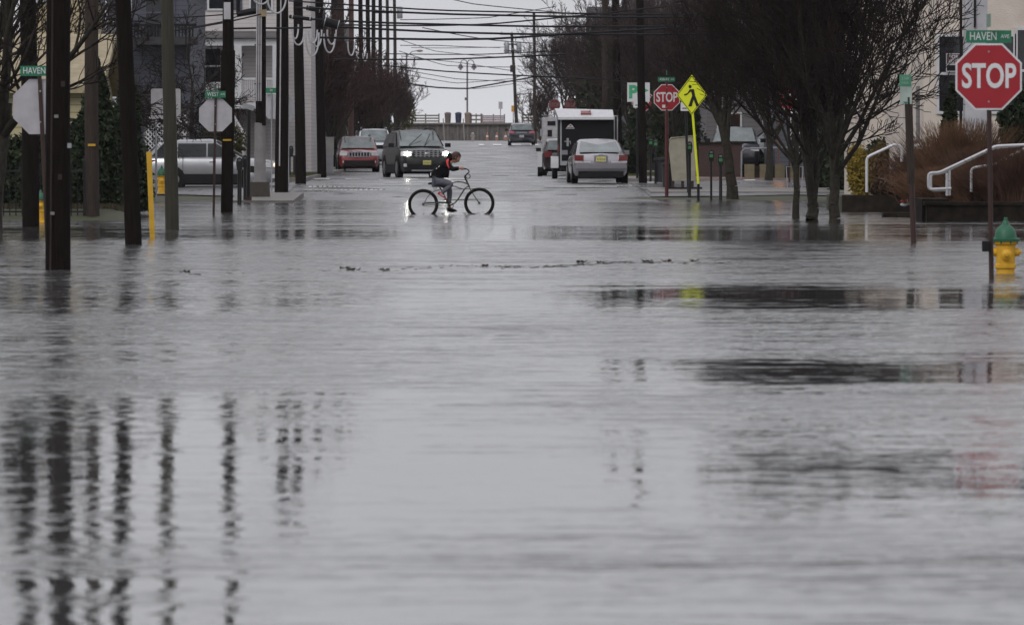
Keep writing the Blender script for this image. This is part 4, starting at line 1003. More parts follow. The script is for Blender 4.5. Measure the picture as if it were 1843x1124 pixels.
pipe(t, [g_(1712, 339), g_(1671, 341), g_(1671, 311), g_(1690, 311), g_(1792, 263), g_(1900, 258)], .032)
pipe(t, [g_(1712, 342, .5), g_(1678, 343, .5), g_(1678, 313, .5), g_(1697, 312, .5), g_(1793, 266, .5), g_(1840, 262, .5)], .032)
pipe(t, [g_(1704, 311), g_(1704, 352)], .028, 'upright'); pipe(t, [g_(1712, 307, .5), g_(1712, 352, .5)], .028, 'upright')
d = 146.6; o = Vector((GX(1750, d), d, .3)); g_ = lambda px, py, dy=0: W(px, py, 146.6)-o+Vector((0, dy, 0))
t = thing('handrail', 'short white handrail beside the porch column base', 'handrail', o)
pipe(t, [g_(1748, 345), g_(1748, 303), g_(1762, 300), g_(1790, 296), g_(1843, 268), g_(1900, 240)], .03)
# small heap of white things by the bed
t = thing('litter', 'crumpled white and red litter at the water edge by the dark ledge', 'litter', (GX(1634, 152), 152, .22))
for k in range(6):
    MB().ball((random.uniform(-.12, .12), random.uniform(-.1, .1), random.uniform(0, .12)), random.uniform(.04, .09), 5, (1.3, .8, .6)).build('scrap', M_white if k else M_red, t, False)
# ================================================================== VEGETATION
def seg_mesh(name, segs, m, n=3, parent=None):
    A = np.array([s[0] for s in segs]); B_ = np.array([s[1] for s in segs]); ra = np.array([s[2] for s in segs]); rb = np.array([s[3] for s in segs])
    Dv = B_-A; Dv /= np.maximum(np.linalg.norm(Dv, axis=1, keepdims=True), 1e-9)
    ref = np.where(np.abs(Dv[:, 2:3]) < .9, np.array([[0, 0, 1.]]), np.array([[1., 0, 0]]))
    U = np.cross(Dv, ref); U /= np.linalg.norm(U, axis=1, keepdims=True); V = np.cross(Dv, U)
    N = len(segs); vs = np.zeros((N, 2*n, 3))
    for k in range(n):
        c, s = math.cos(2*math.pi*k/n), math.sin(2*math.pi*k/n)
        o = U*c+V*s
        vs[:, k] = A+o*ra[:, None]; vs[:, n+k] = B_+o*rb[:, None]
    base = (np.arange(N)*2*n)[:, None]
    fs = []
    for k in range(n):
        k2 = (k+1) % n
        fs.append(base+np.array([[k, k2, n+k2, n+k]]))
    fs = np.stack(fs, 1).reshape(-1, 4)
    me = bpy.data.meshes.new(name); me.vertices.add(N*2*n); me.vertices.foreach_set('co', vs.reshape(-1))
    me.loops.add(len(fs)*4); me.loops.foreach_set('vertex_index', fs.reshape(-1).astype(np.int32))
    me.polygons.add(len(fs)); me.polygons.foreach_set('loop_start', np.arange(0, len(fs)*4, 4, dtype=np.int32)); me.polygons.foreach_set('loop_total', np.full(len(fs), 4, dtype=np.int32))
    me.polygons.foreach_set('use_smooth', np.ones(len(fs), dtype=bool))
    me.update(); me.validate(); me.materials.append(m)
    return link(name, me, parent)
def grow(seed, trunk, tr, limbs, ll, levels=(8, 7, 5), up=.35, twig=.007, lr=.45, ang=(25, 55), lean=(0, 0)):
    rnd = random.Random(seed); S = [[], []]
    def rv(): return Vector((rnd.gauss(0, 1), rnd.gauss(0, 1), rnd.gauss(0, 1)))
    def branch(p, d, L_, r, lev):
        n = 5 if lev < 2 else 3; pts = [(p, r)]; st = L_/n
        rend = max(twig, r*(.3 if lev < 2 else .5))
        for i in range(n):
            d = (d+rv()*(.10 if lev == 0 else .17)+Vector((0, 0, up*.22))).normalized()
            q = p+d*st; rr = r+(rend-r)*(i+1)/n
            S[0 if lev == 0 and False else 1].append((tuple(p), tuple(q), r+(rend-r)*i/n, rr)); p = q; pts.append((p, rr))
        if lev < len(levels):
            for k in range(levels[lev]):
                t_ = .18+.8*(k+rnd.random()*.8)/levels[lev]; x = t_*n; i = min(n-1, int(x)); f = x-i
                a, b_ = pts[i][0], pts[i+1][0]; pp = a.lerp(b_, f); rr = pts[i][1]*(1-f)+pts[i+1][1]*f
                dd = (b_-a).normalized(); side = rv(); side = (side-dd*side.dot(dd)).normalized()
                an = R(rnd.uniform(25, 60)); nd = (dd*math.cos(an)+side*math.sin(an)+Vector((0, 0, up*.4))).normalized()
                branch(pp, nd, L_*rnd.uniform(.36, .60)*(1.15-.5*t_), max(twig, rr*.55), lev+1)
    # trunk
    T_ = []; p = Vector((0, 0, -.3)); nt_ = 8
    for i in range(nt_):
        q = Vector((lean[0]*((i+1)/nt_)**1.2+rnd.gauss(0, tr*.12), lean[1]*(i+1)/nt_+rnd.gauss(0, tr*.12), -.3+(trunk+.3)*(i+1)/nt_))
        f0 = 1+.7*math.exp(-i*1.1); f1 = 1+.7*math.exp(-(i+1)*1.1)
        T_.append((p.copy(), tr*f0*(1-.03*i), q.copy(), tr*f1*(1-.03*(i+1)))); p = q
    top = p
    for k in range(limbs):
        az = 2*math.pi*(k+rnd.random()*.6)/limbs; an = R(rnd.uniform(*ang)) if k else R(6)
        d = Vector((math.cos(az)*math.sin(an), math.sin(az)*math.sin(an), math.cos(an)))
        h0 = rnd.uniform(.62, 1.0) if k > 1 else 1.0
        i = min(nt_-1, int(h0*nt_)-1); pp = T_[i][2].copy()
        branch(pp, d, ll*rnd.uniform(.8, 1.15), tr*lr, 0)
    return T_, S[1]
PROTO = {}
def tree(lab, key, px, d, rz=0, scale=1.0, group=None, z=None, name='bare_tree', bark=M_bark, tw=M_twig, **kw):
    assert len(lab.split()) < 17, lab
    x = GX(px, d) ; z = H(x, d) if z is None else z
    if key not in PROTO:
        t = thing(name, lab, 'tree', (x, d, z), rz, group); t.scale = (scale,)*3
        T_, C_ = grow(**kw)
        thick = [(tuple(q[0]), tuple(q[2]), q[1], q[3]) for q in T_]+[s for s in C_ if s[2] > .022]; thin = [s for s in C_ if s[2] <= .022]
        seg_mesh('trunk', thick, bark, 9, t)
        seg_mesh('crown', thin, tw, 3, t)
        PROTO[key] = t; return t
    return dup(PROTO[key], (x, d, z), rz, lab, group, scale)
pear = dict(seed=3, trunk=1.9, tr=.105, limbs=8, ll=4.3, levels=(12, 8, 6), up=.45, twig=.0075, ang=(14, 52))
gt = 'bare street trees on the right'
tree('bare tree with the thinnest straight trunk, leftmost of the group standing in the water', 'pearA', 1433, 143, 0, .92, gt, -.12, **{**pear, 'tr': .085})
tree('bare street tree with a forked trunk, middle of the group standing in the water', 'pearB', 1462, 136, 0, 1.0, gt, -.15, seed=11, trunk=.55, tr=.15, limbs=5, ll=5.2, levels=(12, 9, 6), up=.55, twig=.0075, ang=(7, 22), lr=.58)
tree('bare tree with a straight dark trunk, rightmost of the group standing in the water', 'pearC', 1502, 134, 2.2, 1.0, gt, -.15, **{**pear, 'seed': 21, 'tr': .115, 'limbs': 10, 'll': 4.5, 'ang': (12, 44)})
tree('bare tree with a thick trunk leaning left behind the pair of parking meters', 'lean', 1322, 195, 0, 1.0, gt, -.05, seed=5, trunk=2.7, tr=.16, limbs=8, ll=3.6, levels=(9, 7, 5), up=.6, twig=.008, ang=(6, 30), lean=(-.42, .2))
gm = dict(seed=8, trunk=2.2, tr=.14, limbs=9, ll=4.2, levels=(9, 7, 6), up=.3, twig=.009, ang=(20, 62), tw=M_twigm)
for k, (px, d, rz, s_, lab) in enumerate([(1215, 232, 0, 1.0, 'bare reddish tree behind the red STOP sign and the beige cabinet'),
    (1385, 226, 1.0, .9, 'bare reddish tree behind the parked cars at the right'), (1270, 262, 4.0, 1.2, 'large bare tree behind the pedestrian sign'),
    (1172, 290, 2.0, 1.2, 'bare reddish tree behind the dark utility pole at the parking sign'), (1135, 318, 5.2, 1.15, 'bare reddish tree to the right of the trailer, farther up the street'),
    (1105, 345, .6, 1.2, 'bare reddish tree directly behind the trailer roof'), (1072, 385, 3.1, 1.2, 'bare reddish tree above the left half of the trailer'),
    (1040, 430, 1.7, 1.2, 'bare tree seen over the trailer, nearest to the open sky but one'), (1016, 480, 4.6, 1.15, 'bare tree at the right edge of the open sky'),
    (1480, 215, 2.6, .9, 'bare tree behind the tree group before the dark evergreens'), (1330, 300, 2.9, 1.4, 'tall bare tree in the back yard behind the pedestrian sign'), (1430, 290, .3, 1.4, 'tall bare tree in the back yards behind the parked cars')]):
    tree(lab, 'mid', px, d, rz, s_, 'bare reddish trees lining the right side', **gm)
tree('small reddish bare tree by the tall brown pole right of the open sky', 'small', 972, 520, 0, 1.0, None, seed=31, trunk=1.0, tr=.09, limbs=9, ll=3.0, levels=(8, 7, 4), up=.5, twig=.014, ang=(12, 45), tw=M_twig3)
gl = dict(seed=14, trunk=1.5, tr=.09, limbs=12, ll=2.6, levels=(8, 7, 5), up=.45, twig=.010, ang=(12, 52), tw=M_twig3)
for k, (px, d, rz, s_, lab) in enumerate([(592, 300, 0, 1.2, 'russet bare shrub tree behind the grey utility box'), (630, 330, 2.1, 1.15, 'russet bare shrub tree above the red car'), (655, 365, 4.0, 1.25, 'russet bare shrub tree above the right end of the red car'),
     (676, 400, 1.3, 1.25, 'russet bare shrub tree above the white car roof'), (696, 440, 5.1, 1.2, 'russet bare shrub tree behind the poles above the big dark car'), (715, 495, 3.3, 1.1, 'russet bare shrub tree next to the slim street light'), (560, 285, 3.9, 1.5, 'tall russet tree behind the second and third receding poles'), (520, 300, .9, 1.6, 'tall bare tree behind the nearest receding pole')]):
    tree(lab, 'russet', px, d, rz, s_, 'russet trees along the left kerb', **gl)
# left foreground bare tree and the yard trees
tree('dark bare tree with heavy forked limbs at the top left corner', 'bigL', -22, 118, 0, 1.0, None, .1, tw=M_twig2, seed=42, trunk=2.2, tr=.2, limbs=7, ll=4.2, levels=(7, 6, 4), up=.35, twig=.007, ang=(12, 42), lean=(.3, 0))
tree('bare tree with fanned twigs before the slate house', 'fan', 345, 225, 0, 1.0, None, tw=M_twig2, seed=50, trunk=2.9, tr=.09, limbs=9, ll=2.6, levels=(8, 6, 4), up=-.05, twig=.008, ang=(40, 85))
tree('bare tree between the yellow house and the slate house', 'fan', 215, 205, 2, 1.15, None)
tree('bare tree reaching in front of the porch of the white house', 'fan', 278, 240, 4, 1.0, None)
tree('bare twiggy tree beside the yellow house at the far left', 'fan', 60, 165, 5, 1.2, None)

def leaf_mass(lab, px, d, w_, h_, name, cat, m, n=5000, leaf=.07, shape='cone', lobes=6, seed=0, z=None, dp=None, tall=.25, stem=True, group=None):
    rnd = random.Random(seed); x = GX(px, d); z = (H(x, d) if z is None else z); dp = dp or w_
    t = thing(name, lab, cat, (x, d, z), 0, group)
    L_ = []
    for k in range(lobes):
        q = k/max(1, lobes-1)
        if shape == 'cone': r_ = .5*(1-q*.8); c = (rnd.uniform(-.12, .12)*w_, rnd.uniform(-.1, .1)*dp, h_*(.15+.75*q))
        else: r_ = rnd.uniform(.28, .42); c = (rnd.uniform(-.25, .25)*w_, rnd.uniform(-.2, .2)*dp, h_*rnd.uniform(.25, .68))
        L_.append((c, r_*w_*rnd.uniform(.85, 1.15), h_*(.24 if shape == 'cone' else .32)))
    vs, fs = [], []
    for i in range(n):
        c, r_, rh = rnd.choice(L_)
        v = Vector((rnd.gauss(0, 1), rnd.gauss(0, 1), rnd.gauss(0, 1))).normalized()*(rnd.uniform(.45, 1.0)**.5)*rnd.choice((1, 1, 1, 1.12))
        p = Vector((c[0]+v.x*r_, c[1]+v.y*r_*dp/w_, max(.02, c[2]+v.z*rh)))
        a = Vector((rnd.gauss(0, 1), rnd.gauss(0, 1), rnd.gauss(0, 1))).normalized(); b_ = a.cross(Vector((rnd.gauss(0, 1), rnd.gauss(0, 1), rnd.gauss(0, 1)))).normalized()
        s_ = leaf*rnd.uniform(.6, 1.4); o = len(vs)
        vs += [p-a*s_, p+b_*s_*.45, p+a*s_, p-b_*s_*.45]; fs.append((o, o+1, o+2, o+3))
    b = MB(); b.v = vs; b.f = fs; b.build('foliage', m, t, False, fix=False)
    if stem: MB().tube([(0, 0, -.2), (0, 0, h_*.6)], [.06, .03], 6).build('stem', M_bark, t)
    return t
M_ev = mat('evergreen_leaves', (.012, .02, .010), .7, vscale=2.5, spec=.2, col2=(.03, .042, .018))
M_ev2 = mat('olive_leaves', (.05, .055, .018), .7, vscale=3, spec=.2, col2=(.10, .09, .03))
M_yb = mat('yellow_leaves', (.16, .11, .015), .7, vscale=4, spec=.2, col2=(.30, .22, .04))
leaf_mass('big dark evergreen behind the iron fence and the brown pole', 168, 146, 1.45, GZ(125, 146)-.2, 'evergreen_tree', 'evergreen', M_ev, 16000, .075, 'cone', 8, 1, .1, 1.6)
leaf_mass('dark evergreen right of the leaning pole, beside the slate house', 225, 152, 1.2, GZ(150, 152)-.2, 'evergreen_tree', 'evergreen', M_ev, 12000, .075, 'cone', 7, 2, .1, 1.4)
leaf_mass('dark drooping evergreen shrub before the yellow siding at the far left', 14, 145, 1.3, GZ(222, 145)-.2, 'evergreen_shrub', 'evergreen', M_ev, 9000, .07, 'round', 8, 3, .1, 1.2)
leaf_mass('dark low shrub between the two darkest poles', 66, 143, .9, 1.9, 'evergreen_shrub', 'evergreen', M_ev, 5000, .07, 'round', 6, 4, .1, 1)
leaf_mass('olive yellow hedge in front of the white house steps', 400, 240, 1.5, 2.05, 'hedge', 'hedge', M_ev2, 7000, .07, 'round', 9, 5)
leaf_mass('tall dark conical evergreen left of the stucco wing', 1535, 206, 1.7, GZ(196, 206)-.2, 'evergreen_tree', 'evergreen', M_ev, 13000, .08, 'cone', 7, 6)
leaf_mass('dark evergreen right of the tree group, behind the yellow shrub', 1500, 210, 1.4, 2.9, 'evergreen_tree', 'evergreen', M_ev, 9000, .08, 'cone', 7, 26)
leaf_mass('slim dark cypress beside the green parking sign', 1622, 181, .55, GZ(108, 181)-.2, 'evergreen_tree', 'evergreen', M_ev, 5500, .06, 'cone', 9, 7)
leaf_mass('dark evergreen bush behind the curved handrail', 1604, 180, 1.7, GZ(232, 180)-.2, 'evergreen_shrub', 'evergreen', M_ev, 9000, .075, 'round', 9, 8)
leaf_mass('dark bush directly left of the brown grasses', 1660, 172, 1.1, GZ(215, 172)-.2, 'evergreen_shrub', 'evergreen', M_ev, 7000, .07, 'round', 7, 9)
leaf_mass('yellow leaved shrub at the corner of the planting bed', 1543, 160.5, .56, GZ(254, 160.5)-.35, 'yellow_shrub', 'shrub', M_yb, 5200, .045, 'round', 8, 10, .35, .6)
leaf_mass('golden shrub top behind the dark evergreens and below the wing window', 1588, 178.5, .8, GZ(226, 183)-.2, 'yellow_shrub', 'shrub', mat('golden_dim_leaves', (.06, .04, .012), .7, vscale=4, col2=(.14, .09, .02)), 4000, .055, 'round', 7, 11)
leaf_mass('small brown shrub in the planting bed right of the handrail foot', 1600, 161, .7, .6, 'brown_shrub', 'shrub', mat('brown_leaves', (.05, .03, .015), .7, vscale=4, col2=(.10, .05, .03)), 2500, .05, 'round', 5, 12, .35, .6)
leaf_mass('dark yucca like bush in front of the stucco window', 1712, 162, .75, GZ(172, 162)-.3, 'evergreen_shrub', 'evergreen', M_ev, 5000, .09, 'cone', 6, 13)
leaf_mass('dark green bush at the right edge behind the STOP sign', 1850, 158, 1.4, GZ(150, 158)-.2, 'evergreen_shrub', 'evergreen', M_ev, 8000, .08, 'round', 8, 14)
leaf_mass('dark shrubs under the porch rail of the grey house at the right', 1375, 250, 2.6, 1.7, 'hedge', 'hedge', M_ev, 6000, .08, 'round', 9, 15)
leaf_mass('dark hedge beside the silver saloon car, beyond the corner', 1150, 250, 1.0, 1.3, 'hedge', 'hedge', M_ev, 4000, .07, 'round', 6, 16)
leaf_mass('tall dark ivy covered tree trunk mass right of the trailer', 1165, 300, 2.4, 5.2, 'evergreen_tree', 'evergreen', M_ev, 9000, .11, 'cone', 9, 17)
leaf_mass('dark evergreen behind the beige cabinet and red post', 1222, 245, 2.0, 4.4, 'evergreen_tree', 'evergreen', M_ev, 9000, .09, 'round', 9, 18)
leaf_mass('dark evergreen between the leaning tree and the tree group, beyond the cars', 1345, 272, 2.4, 6.4, 'evergreen_tree', 'evergreen', M_ev, 9000, .1, 'cone', 9, 19)
leaf_mass('dark evergreen behind the silver saloon and the trailer', 1075, 330, 2.4, 6.0, 'evergreen_tree', 'evergreen', M_ev, 8000, .12, 'cone', 9, 20)
leaf_mass('dark round evergreen low behind the far red car', 668, 470, 2.6, 3.2, 'evergreen_tree', 'evergreen', M_ev, 5000, .13, 'round', 8, 21)
leaf_mass('grey green pine top near the slim street light', 728, 560, 1.6, 4.2, 'evergreen_tree', 'evergreen', M_ev2, 1800, .13, 'round', 7, 22)
M_gr = mat('russet_grass', (.085, .043, .026), .8, vscale=2, col2=(.18, .105, .062), spec=.1)
M_gr2 = mat('brown_grass', (.055, .03, .022), .8, vscale=2, col2=(.13, .07, .05), spec=.1)
def grass(lab, px, d, w_, h_, m, n=900, z=.3, seed=0, spread=.5, dp=.7):
    rnd = random.Random(seed); x = GX(px, d); S_ = []
    for i in range(n):
        bx, by = rnd.gauss(0, w_*.16), rnd.gauss(0, dp*.2); hh = h_*rnd.uniform(.45, 1.05); dx, dy = rnd.gauss(0, spread*h_*.38)+bx*.9, rnd.gauss(0, spread*h_*.35)
        p = Vector((bx, by, 0)); k = 3; prev = p
        for j in range(k):
            q = (j+1)/k; c = Vector((bx+dx*q**1.6, by+dy*q**1.6, hh*(q-.12*q*q*abs(dx)/h_)))
            S_.append((tuple(prev), tuple(c), .008*(1-.25*j), .008*(.75-.25*j)+.001)); prev = c
    o = seg_mesh('ornamental_grass', S_, m, 3); o.location = (x, d, z)
    return tag(o, lab, 'grass clump', 'ornamental grasses above the retaining wall')
for k, (px, d, w_, h_, mm, lab) in enumerate([
  (1672, 152, 1.2, .75, M_gr, 'low russet grass clump at the left end of the retaining wall'), (1712, 150, 1.4, .85, M_gr, 'low russet grass clump under the loop of the white handrail'),
  (1752, 149, 1.5, .9, M_gr, 'russet grass clump left of the brown STOP post'), (1800, 147, 1.4, 1.0, M_gr2, 'brown grass clump right of the STOP post'), (1838, 146, 1.3, 1.25, M_gr2, 'tall brown grass clump at the right edge of the photo'),
  (1690, 158, 1.6, 1.5, M_gr2, 'tall brown wispy grass behind the lower russet clumps'), (1735, 157, 1.8, 1.9, M_gr, 'tallest wispy grass fanning in front of the stucco wall'), (1775, 155, 1.4, 1.3, M_gr2, 'brown grass clump before the porch column'), (1652, 162, 1.2, 1.1, M_gr2, 'brown grass clump beside the dark bush and downpipe')]):
    grass(lab, px, d, w_, h_, mm, 2600, .25, k)
# grass strip by the far left kerb and yard grass as stuff
def turf(x0, x1, y0, y1, n, m, lab, hh=.09, zoff=.12, seed=1):
    rnd = random.Random(seed); S_ = []
    for i in range(n):
        x, y = rnd.uniform(x0, x1), rnd.uniform(y0, y1); z = H(x, y)+zoff; q = rnd.uniform(.4, 1)*hh
        S_.append(((x, y, z), (x+rnd.gauss(0, .03), y+rnd.gauss(0, .03), z+q), .012, .003))
    o = seg_mesh('grass', S_, m, 3); tag(o, lab, 'grass', None, 'stuff')
M_turf = mat('turf', (.05, .06, .018), .8, vscale=1, col2=(.10, .09, .03))
turf(-7.4, -5.7, 229.5, 262, 4500, M_turf, 'short winter grass strip along the far left kerb')
turf(GX(-40, 143), GX(250, 150), 142, 152, 5000, mat('brown_turf', (.035, .03, .014), .8, vscale=1, col2=(.06, .05, .02)), 'brownish lawn behind the iron fence', .12, 0, 2)
turf(5.8, 8.6, 236, 262, 3000, M_turf, 'grass beside the pavement beyond the silver saloon', .1, .12, 3)

# floating debris line
rnd = random.Random(77)
S_ = []
def line_y(px): return 492-(px-330)*.022+2.5*math.sin(px*.021)
for i in range(160):
    px = rnd.uniform(330, 1330) if rnd.random() < .2 else rnd.gauss(1020, 130)
    py = line_y(px)+rnd.gauss(0, 1.3); d = F*1.5/(py-267.5); x = GX(px, d)
    a = rnd.gauss(0, .35); L_ = rnd.uniform(.02, .10)
    S_.append(((x, d, .003), (x+L_*math.cos(a), d+L_*math.sin(a), .004+rnd.random()*.006), .004, .002))
o = seg_mesh('floating_debris', S_, mat('wet_debris', (.03, .024, .018), .5), 4); tag(o, 'thin line of floating reeds and scraps across the water', 'debris', None, 'stuff')
for k, (px, py, s_, lab) in enumerate([(331, 491, .035, 'small dark scrap floating alone at the left end of the debris line'), (622, 484, .04, 'pale curled scrap floating before the rider, left of the darker one'), (638, 487, .055, 'dark leaf clump floating just right of the pale scrap'), (691, 487, .03, 'tiny dark leaf floating right of the leaf clump'),
    (872, 480, .03, 'dark twig knot in the middle of the debris line'), (1050, 473, .05, 'brown leaf pair floating right of the middle of the debris line'), (1075, 474, .03, 'small dark leaf right beside the brown leaf pair'), (1165, 472, .06, 'dark mat of leaves floating toward the right end of the debris line'),
    (1208, 471, .045, 'orange brown leaf near the right end of the debris line'), (1252, 471, .04, 'last dark leaf at the right end of the debris line'), (738, 391, .035, 'small red brown leaf floating below the rear wheel of the bicycle')]):
    d = F*1.5/(py-267.5); t = thing('floating_leaf', lab, 'leaf', (GX(px, d), d, 0), 0, 'leaves and scraps floating on the water')
    m_ = mat('leaf_rust', (.10, .03, .02), .5) if k in (4, 8, 10) else (M_wood if k == 1 else mat('leaf_dark', (.02, .015, .012), .5))
    for j in range(4):
        a = rnd.uniform(0, 6.28); r0 = s_*rnd.uniform(.7, 1.2); c = Vector((rnd.gauss(0, s_), rnd.gauss(0, s_), .006))
        v = [c+Vector((math.cos(a+q)*r0*w2, math.sin(a+q)*r0*w2, h2)) for q, w2, h2 in ((0, 1.3, .035), (1.2, .6, .008), (2.6, .9, .03), (3.8, .8, .004), (5.1, .7, .012))]
        v2 = [p-Vector((0, 0, .006)) for p in v]
        b = MB(); b.add(v+v2, [(0, 1, 2, 3, 4), (9, 8, 7, 6, 5)]+[(i, i+5, (i+1) % 5+5, (i+1) % 5) for i in range(5)]); b.build('blade', m_, t, False)
HAZE_D = 0.00006
# ================================================================== VEHICLES
def wheel(t, x, y, r, w_=.22, side=1):
    s = 1 if x > 0 else -1; Mx = Matrix.Translation((x, y, r)) @ Matrix.Rotation(R(90), 4, 'Y')
    wh = MB().lathe([(r*.62, -w_/2), (r*.93, -w_/2), (r, -w_*.36), (r, w_*.36), (r*.93, w_/2), (r*.62, w_/2)], 24, Mx).build('wheel', M_tyre, t)
    b = MB().lathe([(r*.64, -w_*.42), (r*.64, w_*.42)], 20, Mx).build('rim_barrel', M_trim, wh)
    b = MB()
    for k in range(5):
        a = 2*math.pi*k/5
        b.box((x+s*(w_*.46), y+math.cos(a)*r*.32, r+math.sin(a)*r*.32), (.02, .09, r*.62), rx=a-R(90))
    b.lathe([(r*.64, -.012), (r*.66, 0), (r*.6, .012)], 20, Matrix.Translation((x+s*w_*.47, y, r)) @ Matrix.Rotation(R(90), 4, 'Y')); b.build('rim', M_rim, wh)
def car(lab, cat, name, loc, rz, L_, Wd, Hh, paint, kind='suv', glass=M_glass, clad=None, sideglass=None, wr=.36, group=None, wb=None, parts=True):
    t = thing(name, lab, cat, loc, rz, group)
    l, w_ = L_/2, Wd/2; sg = sideglass or M_dglass; wb = wb or L_*.58
    zb = .24; belt = Hh*.64 if kind == 'suv' else Hh*.64
    if kind == 'suv':   # y, z_bottom, z_top(deck), half width
        st = [(-l, .45, belt*.82, .80), (-l+.06, .34, belt*.97, .93), (-l+.3, zb, belt, .985), (-l*.5, zb, belt, 1), (0, zb, belt, 1), (l*.36, zb, belt*.985, 1), (l*.62, zb, belt*.96, .985), (l-.28, zb, belt*.89, .95), (l-.07, .30, belt*.80, .87), (l, .42, belt*.66, .76)]
        gh = [(-l+.05, belt, .90), (-l+.42, Hh*.93, .74), (-l+.95, Hh*.985, .765), (-.1, Hh, .77), (l*.04, Hh*.985, .765), (l*.44, belt*.985, .91)]
    else:
        st = [(-l, .42, belt*.86, .78), (-l+.07, .30, belt*.985, .90), (-l+.3, zb, belt*1.03, .96), (-l*.62, zb, belt*1.0, .99), (0, zb, belt, 1), (l*.4, zb, belt*.98, 1), (l*.62, zb, belt*.92, .97), (l-.25, zb, belt*.84, .93), (l-.05, .28, belt*.74, .84), (l, .36, belt*.62, .74)]
        gh = [(-l*.66, belt*1.01, .86), (-l*.30, Hh*.975, .73), (-l*.1, Hh, .74), (l*.10, Hh*.99, .74), (l*.20, Hh*.96, .73), (l*.50, belt*.97, .86)]
    # body
    b = MB(); n = 0; sec = lambda y, z0, z1, k: [(-w_*k*.90, y, z0), (-w_*k*.985, y, z0+(z1-z0)*.18), (-w_*k, y, z0+(z1-z0)*.55), (-w_*k*.985, y, z0+(z1-z0)*.82), (-w_*k*.93, y, z1-.03), (-w_*k*.80, y, z1), (0, y, z1+.035), (w_*k*.80, y, z1), (w_*k*.93, y, z1-.03), (w_*k*.985, y, z0+(z1-z0)*.82), (w_*k, y, z0+(z1-z0)*.55), (w_*k*.985, y, z0+(z1-z0)*.18), (w_*k*.90, y, z0)]
    vs = [p for s in st for p in sec(*s)]; m_ = 13; fs = []
    for i in range(len(st)-1):
        for j in range(m_-1): fs.append((i*m_+j, i*m_+j+1, (i+1)*m_+j+1, (i+1)*m_+j))
        fs.append((i*m_+m_-1, i*m_, (i+1)*m_, (i+1)*m_+m_-1))
    fs.append(tuple(range(m_-1, -1, -1))); fs.append(tuple((len(st)-1)*m_+j for j in range(m_)))
    b.add(vs, fs); b.build('body', paint, t, True, 38)
    # greenhouse (roof + pillars) with glass laid just outside
    b = MB(); gs = lambda y, z, k: [(-w_*(.90 if z > belt*1.06 else k), y, belt-.04) if False else (-w_*k*(1 if z < belt*1.05 else 1.14), y, belt-.05), (-w_*k, y, z-.07 if z > belt*1.05 else z), (-w_*k*.86, y, z), (0, y, z+.025), (w_*k*.86, y, z), (w_*k, y, z-.07 if z > belt*1.05 else z), (w_*k*(1 if z < belt*1.05 else 1.14), y, belt-.05)]
    vs = [p for s in gh for p in gs(*s)]; m_ = 7; fs = []
    for i in range(len(gh)-1):
        for j in range(m_-1): fs.append((i*m_+j, i*m_+j+1, (i+1)*m_+j+1, (i+1)*m_+j))
    fs.append(tuple(range(m_-1, -1, -1))); fs.append(tuple((len(gh)-1)*m_+j for j in range(m_)))
    b.add(vs, fs); b.build('roof', paint, t, True, 38)
    def panel(P, name, m, inset=.08, off=.012, par=t, th=.006):
        P = [Vector(p) for p in P]; c = sum(P, Vector())/4
        nrm = (P[1]-P[0]).cross(P[3]-P[0]).normalized()
        if nrm.dot(c-Vector((0, 0, Hh*.5))) < 0: nrm = -nrm
        Q = [p+(c-p)*inset+nrm*off for p in P]; Q2 = [q+nrm*th for q in Q]
        bb = MB(); bb.add(Q+Q2, [(0, 1, 2, 3), (7, 6, 5, 4)]+[(i, (i+1) % 4, (i+1) % 4+4, i+4) for i in range(4)]); return bb.build(name, m, par, False)
    (ya, za, ka), (yb, zb2, kb) = gh[-1], gh[-2]
    panel([(-w_*ka*.95, ya, za+.03), (w_*ka*.95, ya, za+.03), (w_*kb*.93, yb, zb2-.02), (-w_*kb*.93, yb, zb2-.02)], 'windshield', glass, .04, .035)
    (ya, za, ka), (yb, zb2, kb) = gh[0], gh[1]
    panel([(-w_*ka*.92, ya, za+.04), (w_*ka*.92, ya, za+.04), (w_*kb*.92, yb, zb2-.05), (-w_*kb*.92, yb, zb2-.05)], 'rear_window', glass, .06, .035)
    yF, yR = gh[-1][0], gh[0][0]; yf2, yr2 = gh[-2][0], gh[1][0]
    for s in (-1, 1):
        xb_, xt = s*w_*.915, s*w_*(.785 if kind == 'suv' else .755)
        zl, zh = belt+.03, Hh-.12
        cuts = [0, .30, .64, 1] if kind == 'suv' else [0, .5, 1]
        f0, f1 = (yR+.15, yF-.12), (yr2+.18, yf2+.02)
        for a, c in zip(cuts, cuts[1:]):
            y0, y1 = f0[0]+(f0[1]-f0[0])*a, f0[0]+(f0[1]-f0[0])*c
            u0, u1 = (max(f1[0], min(f1[1], q)) for q in (y0, y1))
            panel([(xb_, y0, zl), (xb_, y1, zl), (xt, u1, zh), (xt, u0, zh)], 'side_window', sg, .06, .022)
        MB().b2(s*w_*.995, s*(w_*.995+.012), -.1, .06, belt*.86, belt*.86+.03).build('door_handle', M_chrome, t, False)
        MB().box((s*(w_+.11), yF-.28, belt+.09), (.2, .10, .15)).build('mirror', M_trim if kind == 'suv' else paint, t, False)
        for yy in (wb/2, -wb/2):
            MB().lathe([(wr*1.17, 0), (wr*1.17, .02)], 22, Matrix.Translation((s*(w_*.985), yy-.02, wr+.02)) @ Matrix.Rotation(R(90), 4, 'Y')).build('wheel_arch', clad or M_trim, t)
            wheel(t, s*(w_-.10), yy-.02, wr)
        if clad: MB().b2(s*w_*.96, s*(w_*1.0+.015), -wb/2+.3, wb/2-.35, .22, .52).build('sill_cladding_and_reflection', clad, t, False)  # black sill trim, raised to paint in the ground's dark reflection too
    MB().b2(-w_*.8, w_*.8, -l*.8, l*.8, .17, .3).build('underbody', M_trim, t, False)
